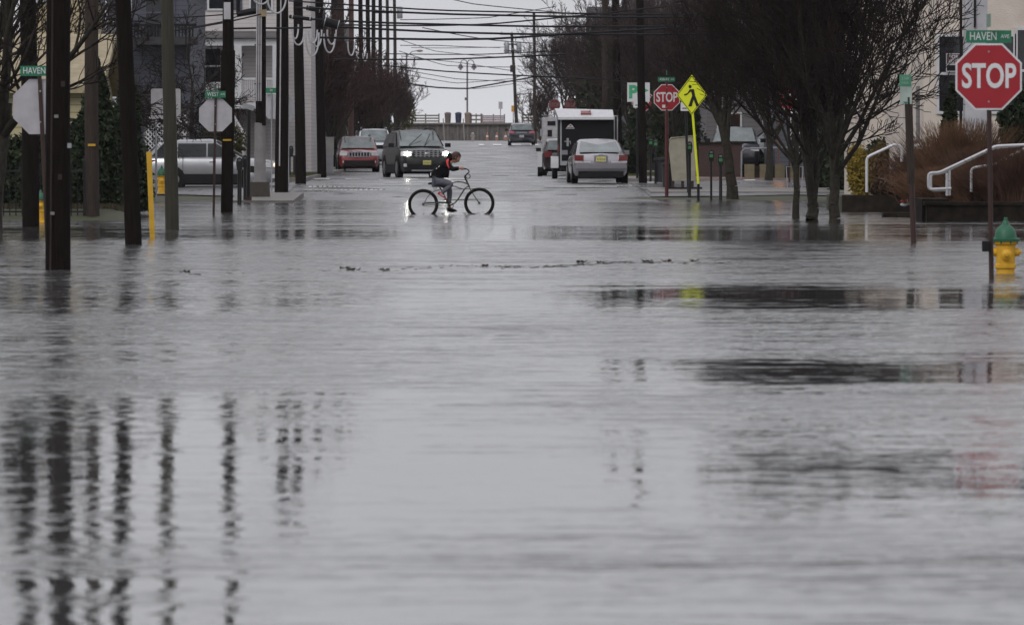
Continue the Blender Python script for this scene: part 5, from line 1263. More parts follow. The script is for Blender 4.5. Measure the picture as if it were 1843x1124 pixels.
    t['belt'] = belt; return t, belt
def plate(t, y, z, s, m=M_plate):
    p = MB().box((0, y, z), (.31, .015, .16)).build('licence_plate', m, t, False)
    f = MB()
    for k in range(6): f.box((-.115+k*.046, y+s*.0105, z-.005), (.024, .005, .075))
    f.build('plate_marks', mat('plate_ink', (.20, .19, .06), .6), p, False)
def bars(t, y, z, w_, h_, n, name, m, vert=True, d_=.03):
    b = MB()
    for k in range(n):
        if vert: b.box((-w_/2+w_*(k+.5)/n, y, z), (w_/n*.45, d_, h_))
        else: b.box((0, y, z-h_/2+h_*(k+.5)/n), (w_, d_, h_/n*.42))
    return b.build(name, m, t, False)
P_ = lambda n, c, r=.28, m=.35: mat(n, c, r, metal=m, var=.10, vscale=3, coat=.9)
# dark big SUV, headlights on
d = 252
t, bl = car('dark grey-green SUV coming toward the camera with both headlights lit', 'car', 'parked_car', (GX(748, d), d+2.0, H(0, d)-.02), R(180+10), 4.95, 1.96, 1.82, mat('graphite_paint', (.012, .013, .012), .35, spec=.4, coat=.35, vscale=3), wr=.40, clad=M_trim)
t.name = 'car'; l = 4.95/2
for s in (-1, 1):
    h = MB().box((s*.76, l-.12, bl*.80), (.42, .16, .17), rz=-s*.28).build('headlight', M_lamp, t, False)
    MB().ball((s*.74, l-.02, bl*.80), .07, 10).build('lit_bulb', M_lit, h)
    MB().box((s*.75, l-.08, .50), (.26, .12, .12)).build('fog_lamp', M_lamp, t, False)
MB().box((0, l-.03, bl*.80), (1.02, .08, .26)).build('grille', M_trim, t, False)
gr = bars(t, l+.02, bl*.80, 1.0, .24, 3, 'grille_bars', M_chrome, False); bars(t, l+.022, bl*.80, .98, .24, 6, 'grille_uprights', M_chrome, True)
MB().box((0, l-.03, .42), (1.5, .12, .22)).build('lower_intake', M_trim, t, False); MB().box((0, l+.0, .30), (1.2, .10, .05)).build('skid_plate', M_chrome, t, False)
MB().ball((0, l+.045, bl*.80), .06, 10, (1.5, .3, .8)).build('badge', M_chrome, t)
plate(t, l+.035, .60, 1)
for s in (-1, 1): MB().tube([(s*.62, -1.9, 1.84), (s*.64, -1.5, 1.90), (s*.64, .2, 1.90), (s*.62, .5, 1.84)], .022, 6).build('roof_rail', M_trim, t)
b = MB()
for x0, x1 in ((.45, -.15), (-.15, -.55)):
    b.tube([(x0, 1.08, bl+.03+.05), (x1*.8, .62, bl+.52)], .014, 5)
b.build('wiper', M_trim, t)
# red SUV parked left, seven slots
d = 300
t, bl = car('wet red SUV parked at the left kerb, facing the camera', 'car', 'car', (GX(642, d), d+2, H(-5, d)), R(180+3), 4.6, 1.86, 1.62, P_('red_paint', (.19, .008, .012), .4, 0), wr=.36, clad=M_trim)
l = 2.3
for s in (-1, 1): MB().box((s*.70, l-.08, bl*.80), (.34, .14, .15), rz=-s*.25).build('headlight', M_lamp, t, False); MB().box((s*.66, l-.04, .48), (.18, .10, .09)).build('fog_lamp', M_lamp, t, False)
MB().box((0, l-.01, bl*.78), (.98, .05, .19)).build('grille', M_trim, t, False)
b = MB()
for k in range(8): b.box((-.46+.92*k/7, l+.025, bl*.78), (.045, .03, .19))
b.box((0, l+.025, bl*.78+.1), (.98, .03, .03)); b.box((0, l+.025, bl*.78-.1), (.98, .03, .03)); b.build('grille_bars', M_chrome, t, False)
MB().box((0, l-.02, .42), (1.4, .12, .24)).build('lower_bumper', M_trim, t, False); MB().box((0, l-.2, bl*.93), (.22, .1, .03)).build('hood_badge', M_chrome, t, False)
for s in (-1, 1): MB().tube([(s*.56, -1.7, 1.64), (s*.58, -1.4, 1.69), (s*.58, .2, 1.69), (s*.56, .4, 1.64)], .02, 6).build('roof_rail', M_trim, t)
# white one behind
d = 335
t, bl = car('white car parked behind the red SUV, mostly hidden by it', 'car', 'car', (GX(672, d), d+2, H(-5, d)), R(180+3), 4.7, 1.85, 1.80, P_('white_paint', (.5, .52, .55)), wr=.36)
for s in (-1, 1): MB().box((s*.70, 2.27, bl*.80), (.34, .14, .15), rz=-s*.25).build('headlight', M_lamp, t, False); MB().tube([(s*.60, -1.7, 1.82), (s*.62, -1.4, 1.88), (s*.62, .3, 1.88), (s*.6, .5, 1.82)], .02, 6).build('roof_rail', M_galv, t)
MB().box((0, 2.33, bl*.78), (1.0, .05, .2)).build('grille', M_trim, t, False)
# silver compact SUV crossing at left
d = 214
t, bl = car('silver compact SUV seen side on at the left, leaving the flooded corner', 'car', 'car', ((GX(262, d)+GX(507, d))/2, d, .17), R(-90), GX(507, d)-GX(262, d), 1.82, 1.62, P_('silver_paint', (.34, .345, .36), .28, .7), glass=M_glass, clad=M_trim, wr=.35)
l = (GX(507, d)-GX(262, d))/2
for s in (-1, 1):
    h = MB().box((s*.80, l-.26, bl*.78), (.20, .46, .16), rz=s*.2).build('headlight', M_lamp, t, False); MB().ball((s*.88, l-.18, bl*.78), .07, 8).build('lit_bulb', M_litw, h)
    MB().box((s*.76, -l+.18, bl*.86), (.22, .34, .16)).build('tail_light', M_tail, t, False); MB().ball((s*.85, -l+.10, bl*.83), .055, 8).build('lit_bulb', M_litr, t)
    MB().tube([(s*.60, -1.5, 1.64), (s*.62, -1.2, 1.70), (s*.62, .3, 1.70), (s*.6, .6, 1.65)], .02, 6).build('roof_rail', M_trim, t)
    MB().box((s*.80, l-.16, .45), (.16, .24, .13)).build('fog_lamp', M_lamp, t, False)
MB().box((0, l-.05, bl*.75), (1.1, .08, .14)).build('grille', M_trim, t, False); MB().box((0, l-.03, .42), (1.5, .12, .24)).build('lower_bumper', M_trim, t, False)
for y in (-.95, .02, .95): MB().box((w_ if False else 0, y, .7), (1.835, .012, .75)).build('door_gap', M_trim, t, False)
# two more at far left behind the poles
t, bl = car('white car with red lights glimpsed between the nearest receding poles', 'car', 'car', (GX(528, 290), 291, H(-8, 290)), R(0), 4.5, 1.8, 1.65, MATS['white_paint'], wr=.34)
for s in (-1, 1): MB().box((s*.74, -2.22, bl*.9), (.18, .12, .34)).build('tail_light', M_tail, t, False)
t, bl = car('pale car with a red tail light just behind the concrete footed pole', 'car', 'car', (GX(480, 330), 330, H(-8, 330)), R(0), 4.4, 1.75, 1.55, MATS['white_paint'], wr=.34, kind='sedan')
for s in (-1, 1): MB().box((s*.72, -2.17, bl*.92), (.2, .12, .3)).build('tail_light', M_tail, t, False)
# silver saloon, rear view
d = 221
t, bl = car('silver saloon car parked at the right kerb, seen from behind with a yellow plate', 'car', 'car', (GX(1077, d), d+2.45, .37-.02), R(2.0), 4.9, 1.86, 1.46, P_('silver_lilac_paint', (.27, .26, .28), .28, .65), 'sedan', wr=.34)
l = 2.45
for s in (-1, 1):
    MB().box((s*.72, -l+.04, bl*.90), (.30, .14, .19), rz=s*.25).build('tail_light', M_tail, t, False)
    MB().box((s*.60, -l-.0, bl*.76), (.52, .05, .06)).build('reflector', M_lamp, t, False)
MB().box((0, -l-.012, bl*.86), (.46, .02, .24)).build('plate_recess', MATS['silver_lilac_paint'], t, False)
plate(t, -l-.03, bl*.86, -1)
MB().box((0, -l-.02, bl*.86), (.34, .012, .19)).build('plate_frame', M_chrome, t, False)
MB().box((0, -l+.02, .56), (1.70, .16, .14)).build('bumper', MATS['silver_lilac_paint'], t, False); MB().box((0, -l+.06, .30), (1.5, .2, .2)).build('dark_underside', M_trim, t, False)  # black block put in for the shaded underside below the bumper
MB().box((0, -l+.0, bl*1.0), (.16, .03, .05)).build('badge', M_chrome, t, False)
# dark far SUV, rear view
d = 455
t, bl = car('small dark hatchback seen from behind near the far end of the street', 'car', 'car', (GX(939, d), d+2.2, H(4, d)+.02), 0, 4.4, 1.82, 1.52, P_('black_blue_paint', (.02, .02, .03)), wr=.33)
for s in (-1, 1): MB().box((s*.70, -2.16, bl*.93), (.36, .14, .12)).build('tail_light', mat('pink_tail', (.5, .12, .15), .3), t, False)
plate(t, -2.24, .62, -1, M_signback)
MB().box((0, -2.2, bl*.90), (.7, .05, .05)).build('trim_strip', M_galv, t, False)
# trailer
d = 245; zg = H(5, d); s_ = F/d
x0, x1 = GX(1006, d), GX(1103, d); cx = (x0+x1)/2; wt = x1-x0
t = thing('cargo_trailer', 'black enclosed cargo trailer with a white roof cap behind the silver saloon', 'trailer', (cx, d, zg))
zr = GZ(211, d)-zg; zt = GZ(195, d)-zg
MB().b2(-wt/2, wt/2, 0, 4.2, .45, zr).build('box_body', mat('trailer_black', (.007, .007, .008), .6, spec=.15), t, False)
b = MB(); b.add([(-wt/2-.03, -.28, zr), (wt/2+.03, -.28, zr), (wt/2-.0, .35, zt-.05), (-wt/2-.15, .35, zt), (-wt/2-.03, 4.25, zr), (wt/2+.03, 4.25, zr), (wt/2-.0, 4.2, zt-.1), (-wt/2-.15, 4.2, zt-.05)], [(0, 1, 2, 3), (3, 2, 6, 7), (4, 7, 6, 5), (0, 3, 7, 4), (1, 5, 6, 2), (0, 4, 5, 1)]); b.build('roof_cap', M_trimw, t, False)
MB().b2(-wt/2-.04, wt/2+.04, -.30, -.02, zr-.09, zr-.003).build('roof_edge', M_trimw, t, False)
MB().box((.0, -.02, (zt+zr)/2), (.38, .2, .07), rx=.5).build('brake_light', mat('dull_red_lamp', (.25, .1, .1), .4), t, False)
MB().b2(-wt/2+.08, wt/2-.08, -.05, -.003, .55, zr-.14).build('ramp_door', MATS['trailer_black'], t, False)
for s in (-1, 1):
    MB().b2(s*(wt/2-.07)-.03, s*(wt/2-.07)+.03, -.075, -.052, .5, zr-.1).build('corner_post', M_galv if s < 0 else M_trim, t, False)
    MB().b2(s*(wt/2+.0), s*(wt/2+.06), -.02, .05, 1.0, 1.25).build('tail_light', M_tail, t, False)
MB().tube([(-wt/2+.2, -.08, 1.38), (-wt/2+.42, -.08, 1.38), (-wt/2+.42, -.1, 1.28)], .02, 6).build('latch', M_galv, t); MB().b2(-wt/2+.28, -wt/2+.36, -.09, -.05, 1.2, 1.5).build('latch_bar', M_galv, t, False)
# logo: white peak outline with a red tip
lo = MB().prism([(-wt/2+.25, zr-.42), (-wt/2+.57, zr-.42), (-wt/2+.50, zr-.30), (-wt/2+.42, zr-.24), (-wt/2+.33, zr-.31)], -.058, -.052).build('emblem', M_white, t, False)
MB().prism([(-wt/2+.36, zr-.34), (-wt/2+.48, zr-.34), (-wt/2+.42, zr-.28)], -.064, -.059).build('emblem_peak', mat('emblem_red', (.4, .06, .05), .5), lo, False); MB().b2(-wt/2+.29, -wt/2+.53, -.064, -.059, zr-.40, zr-.375).build('emblem_bar', M_trim, lo, False)
MB().b2(-.9, .9, .0, 4.0, .32, .45).build('chassis', M_trim, t, False)
for s in (-1, 1):
    wheel(t, s*(wt/2+.13), 1.7, .34, .2)
    a = MB(); xo = s*(wt/2+.14); pr = [(1.7+.44*math.cos(a_), .40+.44*math.sin(a_)) for a_ in [R(q) for q in range(0, 181, 20)]]
    vs = []
    for y, z in pr: vs += [(xo-.14, y, z), (xo+.14, y, z)]
    for y, z in pr: vs += [(xo-.14, 1.7+(y-1.7)*.95, .40+(z-.40)*.95), (xo+.14, 1.7+(y-1.7)*.95, .40+(z-.40)*.95)]
    n = len(pr); fs = []
    for i in range(n-1):
        fs += [(2*i, 2*i+1, 2*i+3, 2*i+2), (2*n+2*i, 2*n+2*i+2, 2*n+2*i+3, 2*n+2*i+1), (2*i, 2*i+2, 2*n+2*i+2, 2*n+2*i), (2*i+1, 2*n+2*i+1, 2*n+2*i+3, 2*i+3)]
    fs += [(0, 2*n, 2*n+1, 1), (2*n-2, 2*n-1, 4*n-1, 4*n-2)]
    a.add(vs, fs); MB_ = a.build('fender', M_trimw, t, True, 40)
MB().b2(-wt/2+.1, -wt/2+.5, -.1, -.05, .50, .66).build('plate', M_galv, t, False)
b = MB(); b.b2(wt/2+.06, wt/2+.10, 1.0, 1.1, 1.35, 2.3); b.b2(wt/2+.17, wt/2+.21, 1.0, 1.1, 1.35, 2.3); b.b2(wt/2, wt/2+.21, 1.0, 1.1, 2.3, 2.34); b.build('side_door_frame', M_white, t, False)
# white box truck behind
d = 292; zg = H(5, d); x0 = GX(977, d); x1 = GX(1050, d)
t = thing('delivery_van', 'white high van parked beyond the trailer, its left edge showing', 'van', ((x0+x1)/2, d, zg)); wv = x1-x0
b = MB(); b.b2(-wv/2, wv/2, 0, 4.2, .5, GZ(211, d)-zg); b.build('box_body', mat('van_white', (.42, .41, .43), .5), t, False)
MB().b2(-wv/2+.2, -wv/2+.55, -.02, 0, GZ(226, d)-zg, GZ(218, d)-zg).build('vent', M_trim, t, False)
MB().b2(-wv/2-.12, -wv/2, -.0, .3, GZ(245, d)-zg, GZ(232, d)-zg).build('side_panel', M_galv, t, False)
MB().b2(-wv/2+.1, -wv/2+.35, -.03, 0, .8, 1.1).build('tail_light', M_tail, t, False)
MB().box((-wv/2+.3, -.4, GZ(240, d)-zg), (.2, .1, .3)).build('mirror', M_trim, t, False)
MB().b2(-wv/2+.1, wv/2-.1, 4.2, 5.6, .5, 1.9).build('cab', MATS['van_white'], t, False); MB().b2(-wv/2+.05, wv/2-.05, -.1, 4.2, .35, .5).build('chassis', M_trim, t, False)
for s in (-1, 1):
    for y in (.8, 4.7): wheel(t, s*(wv/2-.12), y, .36)
# red car behind trailer
d = 268
t, bl = car('dark red car squeezed between the trailer and the white van, tail light showing', 'car', 'car', (GX(1014, d), d+2.3, H(5, d)), 0, 4.6, 1.72, 1.50, P_('dark_red_paint', (.018, .006, .008)), wr=.34, sideglass=M_dglass)
for s in (-1, 1): MB().box((s*.62, -2.28, bl*.90), (.3, .12, .24)).build('tail_light', M_tail, t, False)
# tall white fender / bin beside it
t = thing('wheel_fender', 'upright white fender guard sticking out left of the parked vehicles', 'fender', (GX(972, 262), 262, H(4, 262)))
MB().b2(-.10, .08, 0, .5, .38, .95).build('panel', M_trimw, t, False); MB().lathe([(.30, -.09), (.30, .09)], 18, Matrix.Translation((0, .3, .30)) @ Matrix.Rotation(R(90), 4, 'Y')).build('wheel', M_tyre, t)
# parked cars behind the right hand trees
t, bl = car('white bonneted car parked behind the low block wall at the right', 'car', 'car', (GX(1395, 250)+.3, 250, H(12, 250)+.55), R(100), 4.6, 1.8, 1.55, MATS['white_paint'], 'sedan', wr=.34)
for s in (-1, 1): MB().box((s*.70, 2.2, bl*.72), (.3, .12, .14)).build('headlight', M_lamp, t, False)
t, bl = car('dark car parked between the leaning tree and the white hooded car', 'car', 'car', (GX(1325, 242), 243, H(10, 242)+.3), R(178), 4.6, 1.8, 1.6, MATS['black_blue_paint'], wr=.34)
for s in (-1, 1): MB().box((s*.70, 2.2, bl*.78), (.3, .12, .14)).build('headlight', M_lamp, t, False)

# ================================================================== BICYCLE
d = 152.0; ox = GX(761.7, d)
bike = thing('bicycle', 'dark green cruiser bicycle with fat black tyres rolling through the flood water', 'bicycle', (ox, d, 0))
M_fr = mat('bicycle_frame_green', (.012, .016, .010), .35, coat=.5); M_spoke = mat('spoke_steel', (.2, .2, .21), .4, metal=.5)
rh, fh = Vector((0, 0, .232)), Vector((1.278, 0, .262))
for c in (rh, fh):
    wq = MB().torus(c, .318, .031, 48, 12).build('wheel', M_tyre, bike)
    MB().torus(c, .285, .011, 40, 6).build('rim', M_trim, wq)
    b = MB()
    for k in range(32):
        a = 2*math.pi*k/32; s2 = (k % 2*2-1)*.025
        b.tube([c+Vector((.02*math.cos(a+.6), s2, .02*math.sin(a+.6))), c+Vector((.283*math.cos(a), 0, .283*math.sin(a)))], .0012, 4, False)
    b.build('spokes', M_spoke, wq)
    MB().tube([c+Vector((0, -.05, 0)), c+Vector((0, .05, 0))], .026, 10).build('hub', mat('rusty_hub', (.08, .03, .02), .5), wq)
def sm(P, n=6):
    P = [Vector(p) for p in P]; out = []
    Q = [P[0]*2-P[1]]+P+[P[-1]*2-P[-2]]
    for i in range(1, len(Q)-2):
        for k in range(n):
            t_ = k/n; a, b_, c, e = Q[i-1:i+3]
            out.append(.5*((2*b_)+(c-a)*t_+(2*a-5*b_+4*c-e)*t_*t_+(3*b_-a-3*c+e)*t_**3))
    return out+[P[-1]]
bb_ = (.60, 0, .20)
fb = MB()
fb.tube(sm([(.43, 0, .55), (.57, 0, .665), (.72, 0, .735), (.88, 0, .74), (1.0, 0, .70)]), .014, 8)
fb.tube(sm([(.50, 0, .60), (.69, 0, .645), (.80, 0, .61), (.93, 0, .575)]), .011, 8)
fb.tube(sm([(1.04, 0, .655), (.96, 0, .60), (.87, 0, .47), (.80, 0, .36), (.71, 0, .26), bb_]), .017, 8)
fb.tube([(.33, 0, .70), (.42, 0, .55), bb_], .015, 8)
for s in (-1, 1):
    fb.tube(sm([(0, s*.06, .235), (.20, s*.05, .225), bb_]), .009, 6); fb.tube(sm([(.02, s*.06, .25), (.10, s*.06, .40), (.22, s*.05, .51), (.40, s*.015, .58)]), .008, 6)
fb.build('frame', M_fr, bike)
MB().tube([(.945, 0, .86), (1.055, 0, .62)], .02, 10).build('head_tube', M_fr, bike)
fk = MB()
for s in (-1, 1): fk.tube(sm([(1.05, s*.02, .63), (1.08, s*.055, .56), (1.18, s*.06, .40), (1.278, s*.055, .262)]), .011, 8)
fk.tube([(1.05, -.03, .625), (1.05, .03, .625)], .015, 6); fk.build('fork', M_fr, bike)
hb = MB()
for s in (-1, 1): hb.tube(sm([(.955, 0, .88), (1.0, s*.10, .93), (1.045, s*.26, .97), (1.02, s*.33, 1.02), (.95, s*.35, 1.045), (.88, s*.36, 1.045)]), .012, 8)
hb.tube([(.945, 0, .84), (.955, 0, .90)], .016, 8); hbo = hb.build('handlebar', M_black, bike)
for s in (-1, 1): MB().tube([(.97, s*.345, 1.04), (.85, s*.362, 1.045)], .017, 8).build('grip', M_trim, bike)
MB().torus((1.02, -.02, .87), .05, .009, 20, 6).build('headset_cable', M_trim, bike)
sb = MB().lathe([(.01, -.012), (.10, 0), (.11, .03), (.07, .05), (.01, .055)], 16, Matrix.Translation((.24, 0, .685)) @ Matrix.Diagonal((1.25, 1, 1, 1))); sb.build('saddle', M_trim, bike)
MB().torus((.27, 0, .60), .03, .008, 12, 5).build('saddle_spring', M_galv, bike)
cr_ = MB().torus((.60, -.05, .20), .085, .008, 28, 6); cr_.tube([(.60, -.055, .20), (.52, -.09, .345)], .011, 6); cr_.tube([(.60, .055, .20), (.66, .09, .06)], .011, 6); cr_.tube([(.60, -.06, .2), (.60, .06, .2)], .02, 8)
cr_.build('crank', M_trim, bike)
MB().box((.52, -.14, .345), (.10, .09, .025)).build('pedal', M_trim, bike); MB().box((.66, .14, .06), (.10, .09, .025)).build('pedal', M_trim, bike)
MB().tube([(0, -.05, .26), (.58, -.05, .288)], .005, 4).build('chain_upper', mat('rusty_chain', (.06, .02, .015), .6), bike); MB().tube([(0, -.05, .205), (.58, -.05, .115)], .005, 4).build('chain_lower', MATS['rusty_chain'], bike)
MB().prism([(.05, .28), (.55, .30), (.62, .27), (.55, .25), (.05, .25)], -.068, -.060).build('chain_guard', M_fr, bike, False)
# splashes at the tyres
M_spl = mat('splash_water', (.25, .25, .27), .15, spec=.8)
t = thing('splash', 'small splash and dark ripples thrown up by the front wheel of the bicycle', 'splash', (ox+1.278, d, 0)); b = MB(); rn = random.Random(4)
for k in range(26):
    a = rn.uniform(-.36, .36); b.ball((a, rn.uniform(-.1, .1), rn.uniform(0, .035)), rn.uniform(.006, .02), 5, (2.2, 1, .6))
b.build('droplets', M_spl, t)
t = thing('splash', 'small splash behind the rear wheel of the bicycle', 'splash', (ox, d, 0)); b = MB()
for k in range(18):
    a = rn.uniform(-.15, .5); b.ball((a, rn.uniform(-.1, .1), rn.uniform(0, .03)), rn.uniform(.006, .018), 5, (2.2, 1, .6))
b.build('droplets', M_spl, t)

# ================================================================== RIDER
def skin(name, pts, edges, m, parent, sub=2, extra=None):
    me = bpy.data.meshes.new(name); me.from_pydata([p[:3] for p in pts], edges, [])
    o = bpy.data.objects.new(name, me); COL.objects.link(o)
    bpy.context.view_layer.update()
    sk = o.modifiers.new('s', 'SKIN'); sk.use_smooth_shade = True
    for i, p in enumerate(pts):
        r_ = p[3] if hasattr(p[3], '__len__') else (p[3], p[3]); me.skin_vertices[0].data[i].radius = r_
    me.skin_vertices[0].data[0].use_root = True
    ss = o.modifiers.new('u', 'SUBSURF'); ss.levels = ss.render_levels = sub
    dg = bpy.context.evaluated_depsgraph_get(); nm = bpy.data.meshes.new_from_object(o.evaluated_get(dg)); bpy.data.objects.remove(o)
    if extra:
        bm = bmesh.new(); bm.from_mesh(nm); tm = bpy.data.meshes.new('x'); tm.from_pydata(extra.v, [], extra.f); bm.from_mesh(tm); bm.to_mesh(nm); bm.free()
    nm.materials.clear(); nm.materials.append(m); nm.polygons.foreach_set('use_smooth', [True]*len(nm.polygons)); nm.name = name
    return link(name, nm, parent)
M_skin = mat('skin', (.42, .22, .16), .55, var=.06, vscale=12)
M_jack = mat('black_jacket', (.006, .006, .007), .8, var=.4, vscale=9, bump=.6, bscale=14, spec=.12)
M_trou = mat('grey_sweatpants', (.11, .115, .135), .8, var=.18, vscale=9, bump=.6, bscale=14, spec=.2)
M_hair = mat('brown_hair', (.055, .022, .014), .6, var=.4, vscale=30, bump=.8, bscale=60)
M_stripe = mat('red_stripe', (.60, .015, .02), .5, var=.05)
rid = thing('person', 'child in black hooded jacket and grey trousers bent forward over the bicycle handlebar', 'person', (ox, d, 0))
# body: one surface; pelvis root
bp = [(.28, 0, .80, .10), (.37, 0, .96, .08), (.49, 0, 1.10, .09), (.60, 0, 1.19, .08), (.67, 0, 1.235, .045),   # 0-4 spine, neck
      (.55, -.14, 1.15, .05), (.665, -.24, 1.025, .036), (.80, -.31, 1.045, .027),          # 5-7 right arm (camera side)
      (.55, .14, 1.15, .05), (.665, .24, 1.025, .036), (.80, .31, 1.045, .027),            # 8-10
      (.29, -.085, .76, .08), (.66, -.10, .695, .055), (.385, -.115, .465, .035), (.50, -.12, .385, .025),   # 11-14 near leg
      (.29, .085, .76, .08), (.60, .10, .60, .055), (.585, .115, .18, .035), (.68, .12, .10, .025)]
be = [(0, 1), (1, 2), (2, 3), (3, 4), (2, 5), (5, 6), (6, 7), (2, 8), (8, 9), (9, 10), (0, 11), (11, 12), (12, 13), (13, 14), (0, 15), (15, 16), (16, 17), (17, 18)]
ex = MB()
# head: shaped ellipsoid looking down and ahead, with nose, mouth, ears
Mh = Matrix.Translation((.745, 0, 1.285)) @ Matrix.Rotation(R(38), 4, 'Y')     # local +x = face direction
def hp(v): return Mh @ Vector(v)
prof = []
nn = 16; vs = []; fs = []
for i in range(nn+1):
    th = math.pi*i/nn; z = -math.cos(th)*.118; r_ = math.sin(th)
    for k in range(20):
        a = 2*math.pi*k/20; cx_, cy_ = math.cos(a), math.sin(a)
        fx_ = .098 if cx_ > 0 else .092; wy = .074
        low = max(0, -z/.118)
        x = cx_*r_*fx_*(1-.16*low if cx_ > 0 else 1-.35*low); y = cy_*r_*wy*(1-.30*low)
        if cx_ > .9 and abs(z+.02) < .03: x += .018*(1-abs(z+.02)/.03)        # nose
        if cx_ > .7 and abs(z-.015) < .012: x -= .006                         # eye sockets
        if cx_ > .85 and abs(z+.062) < .010: x += .005                        # lips
        if cx_ > .8 and z < -.085: x += .010                                  # chin
        vs.append(hp((x, y, z)))
for i in range(nn):
    for k in range(20): a, b_ = i*20+k, i*20+(k+1) % 20; fs.append((a, b_, b_+20, a+20))
ex.add(vs, fs)
for s in (-1, 1): ex.ball(hp((-.005, s*.076, .0)), .024, 8, (.7, .35, 1.2))
# hands: palm plus curled fingers and thumb, round the grips
for s in (-1, 1):
    y0 = s*.355; g = Vector((.90, y0, 1.046))
    ex.tube([(.80, s*.315, 1.045), (.835, s*.335, 1.055), (.865, s*.35, 1.066), (.89, s*.355, 1.066)], [.024, .026, .032, .024], 10)
    for k in range(4):
        xk = .858+k*.019; ex.tube(sm([(xk, y0-s*.012, 1.075), (xk+.004, y0+s*.022, 1.068), (xk+.004, y0+s*.028, 1.042), (xk+.002, y0+s*.010, 1.022), (xk, y0-s*.010, 1.024)], 3), [.0085-.0006*abs(k-1)]*13, 6)
    ex.tube([(.85, y0-s*.02, 1.06), (.875, y0-s*.03, 1.045), (.905, y0-s*.022, 1.030)], [.010, .0095, .007], 6)
skin('body', bp, be, M_skin, rid, 2, ex)
# eyes
for s in (-1, 1): MB().ball(hp((.088, s*.032, .014)), .010, 8).build('eye', M_trim, rid)
# jacket
jp = [(.265, 0, .78, (.145, .16)), (.31, 0, .88, (.16, .165)), (.385, 0, .985, (.185, .18)), (.49, 0, 1.10, (.18, .18)), (.575, 0, 1.19, (.125, .12)), (.635, 0, 1.225, (.065, .07)),
      (.545, -.15, 1.15, .078), (.665, -.25, 1.03, .062), (.79, -.31, 1.05, .048), (.83, -.325, 1.055, .040),
      (.545, .15, 1.15, .078), (.665, .25, 1.03, .062), (.79, .31, 1.05, .048), (.83, .325, 1.055, .040)]
je = [(0, 1), (1, 2), (2, 3), (3, 4), (4, 5), (3, 6), (6, 7), (7, 8), (8, 9), (3, 10), (10, 11), (11, 12), (12, 13)]
skin('jacket', jp, je, M_jack, rid, 2)
MB().ball((.60, 0, 1.30), .10, 10, (.65, 1.0, 1.15)).build('hood', M_jack, rid)
st_ = MB(); st_.tube(sm([(.575, -.145, 1.265), (.55, -.190, 1.20), (.562, -.225, 1.13), (.60, -.262, 1.05)], 5), [.014, .02, .026, .030, .030, .030, .028, .026, .024, .022, .022, .022, .020, .018, .015, .012], 8); st_.build('sleeve_stripe', M_stripe, rid)
MB().box((.365, -.168, 1.10), (.05, .01, .018), ry=-.9).build('back_mark', M_white, rid, False); MB().box((.305, -.168, 1.05), (.03, .01, .02), ry=-.9).build('back_mark', M_white, rid, False); MB().box((.17, -.12, .92), (.02, .012, .07), ry=.1).build('hem_tag', M_white, rid, False)
# trousers
tp = [(.28, 0, .77, .13), (.31, -.09, .755, .10), (.50, -.10, .735, .088), (.655, -.10, .69, .072), (.53, -.108, .585, .062), (.41, -.115, .485, .045),
      (.31, .09, .755, .10), (.47, .10, .68, .088), (.60, .10, .60, .072), (.60, .108, .42, .062), (.585, .115, .22, .045)]
te = [(0, 1), (1, 2), (2, 3), (3, 4), (4, 5), (0, 6), (6, 7), (7, 8), (8, 9), (9, 10)]
skin('trousers', tp, te, M_trou, rid, 2)
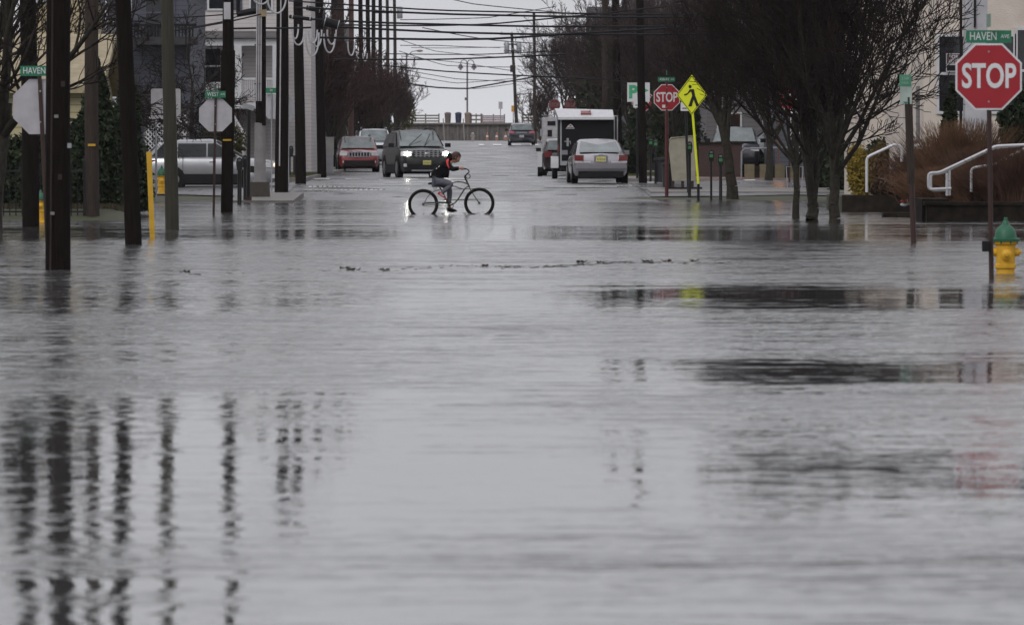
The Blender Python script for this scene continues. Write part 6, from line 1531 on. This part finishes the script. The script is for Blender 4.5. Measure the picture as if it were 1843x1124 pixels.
# hair cap with ragged tufts
hv = MB(); rn = random.Random(9)
hv.lathe([(.02, -.115), (.07, -.105), (.096, -.07), (.106, -.02), (.104, .02), (.088, .07), (.055, .105), (.01, .122)], 18, Mh @ Matrix.Translation((-.038, 0, .030)) @ Matrix.Diagonal((.90, .80, .92, 1)))
for k in range(260):
    a = rn.uniform(0, 6.28); e_ = rn.uniform(-.35, 1.5); v = Vector((math.cos(a)*math.cos(e_)*.100-.018, math.sin(a)*math.cos(e_)*.082, math.sin(e_)*.122+.012))
    if v.x > .03 and v.z < .065: continue
    q = v*1.10+Vector((rn.uniform(-.01, .03), rn.uniform(-.01, .01), rn.uniform(-.03, 0))); hv.tube([hp(v*.95), hp((v+q)/2*1.03), hp(q)], [.010, .007, .002], 5)
hv.build('hair', M_hair, rid)
def shoe(hx, hz, tx, tz, y, m, sole):
    v = Vector((tx-hx, 0, tz-hz)); an = -math.atan2(v.z, v.x); L_ = v.length
    Ms = Matrix.Translation((hx, y, hz)) @ Matrix.Rotation(an, 4, 'Y')
    b = MB(); prof = [(0, .03, .075, .028), (.05, .035, .085, .034), (.10, .03, .06, .036), (.15, .02, .045, .040), (L_-.03, .02, .036, .038), (L_, .015, .02, .02)]
    vs = []; fs = []
    for x, zz, h_, w2 in prof:
        for k in range(8):
            a = 2*math.pi*k/8; vs.append(Ms @ Vector((x, math.cos(a)*w2, .012+(h_*.5)+math.sin(a)*h_*.5)))
    for i in range(len(prof)-1):
        for k in range(8): fs.append((i*8+k, i*8+(k+1) % 8, (i+1)*8+(k+1) % 8, (i+1)*8+k))
    fs += [tuple(range(7, -1, -1)), tuple((len(prof)-1)*8+k for k in range(8))]
    b.add(vs, fs); so_ = b.build('shoe', m, rid)
    c = MB(); vs = [Ms @ Vector(p) for zz in (-.008, .016) for p in ((0, -.034, zz), (L_, -.03, zz), (L_+.012, 0, zz), (L_, .03, zz), (0, .034, zz))]
    c.add(vs, [(0, 1, 2, 3, 4), (9, 8, 7, 6, 5)]+[(i, i+5, (i+1) % 5+5, (i+1) % 5) for i in range(5)]); c.build('sole', sole, so_, False)
    return Ms, so_
Ms, so_ = shoe(.315, .455, .525, .335, -.125, mat('red_shoe', (.35, .02, .03), .5), mat('pink_sole', (.65, .5, .52), .5))
for k in range(3): MB().add([Ms @ Vector(p) for p in ((.05+k*.035, -.042, .03), (.065+k*.035, -.042, .03), (.08+k*.035, -.040, .07), (.065+k*.035, -.040, .07))], [(0, 1, 2, 3)]).build('shoe_stripe', M_white, so_, False)
shoe(.545, .075, .76, .07, .125, M_trim, M_trim)

# ================================================================== HAZE
hz = MB().b2(-420, 420, -30, 720, -1.6, 16).build('haze', bpy.data.materials.new('haze_air'), None, False)
m = hz.data.materials[0]; m.use_nodes = True; n = m.node_tree; n.nodes.clear()
o_ = n.nodes.new('ShaderNodeOutputMaterial'); v_ = n.nodes.new('ShaderNodeVolumePrincipled')
v_.inputs['Color'].default_value = (.93, .95, 1, 1); v_.inputs['Density'].default_value = HAZE_D; v_.inputs['Anisotropy'].default_value = .2
n.links.new(v_.outputs[0], o_.inputs['Volume'])
tag(hz, None, None, None, 'stuff'); hz['label'] = 'thin pale wet air over the whole street'; hz['category'] = 'haze'
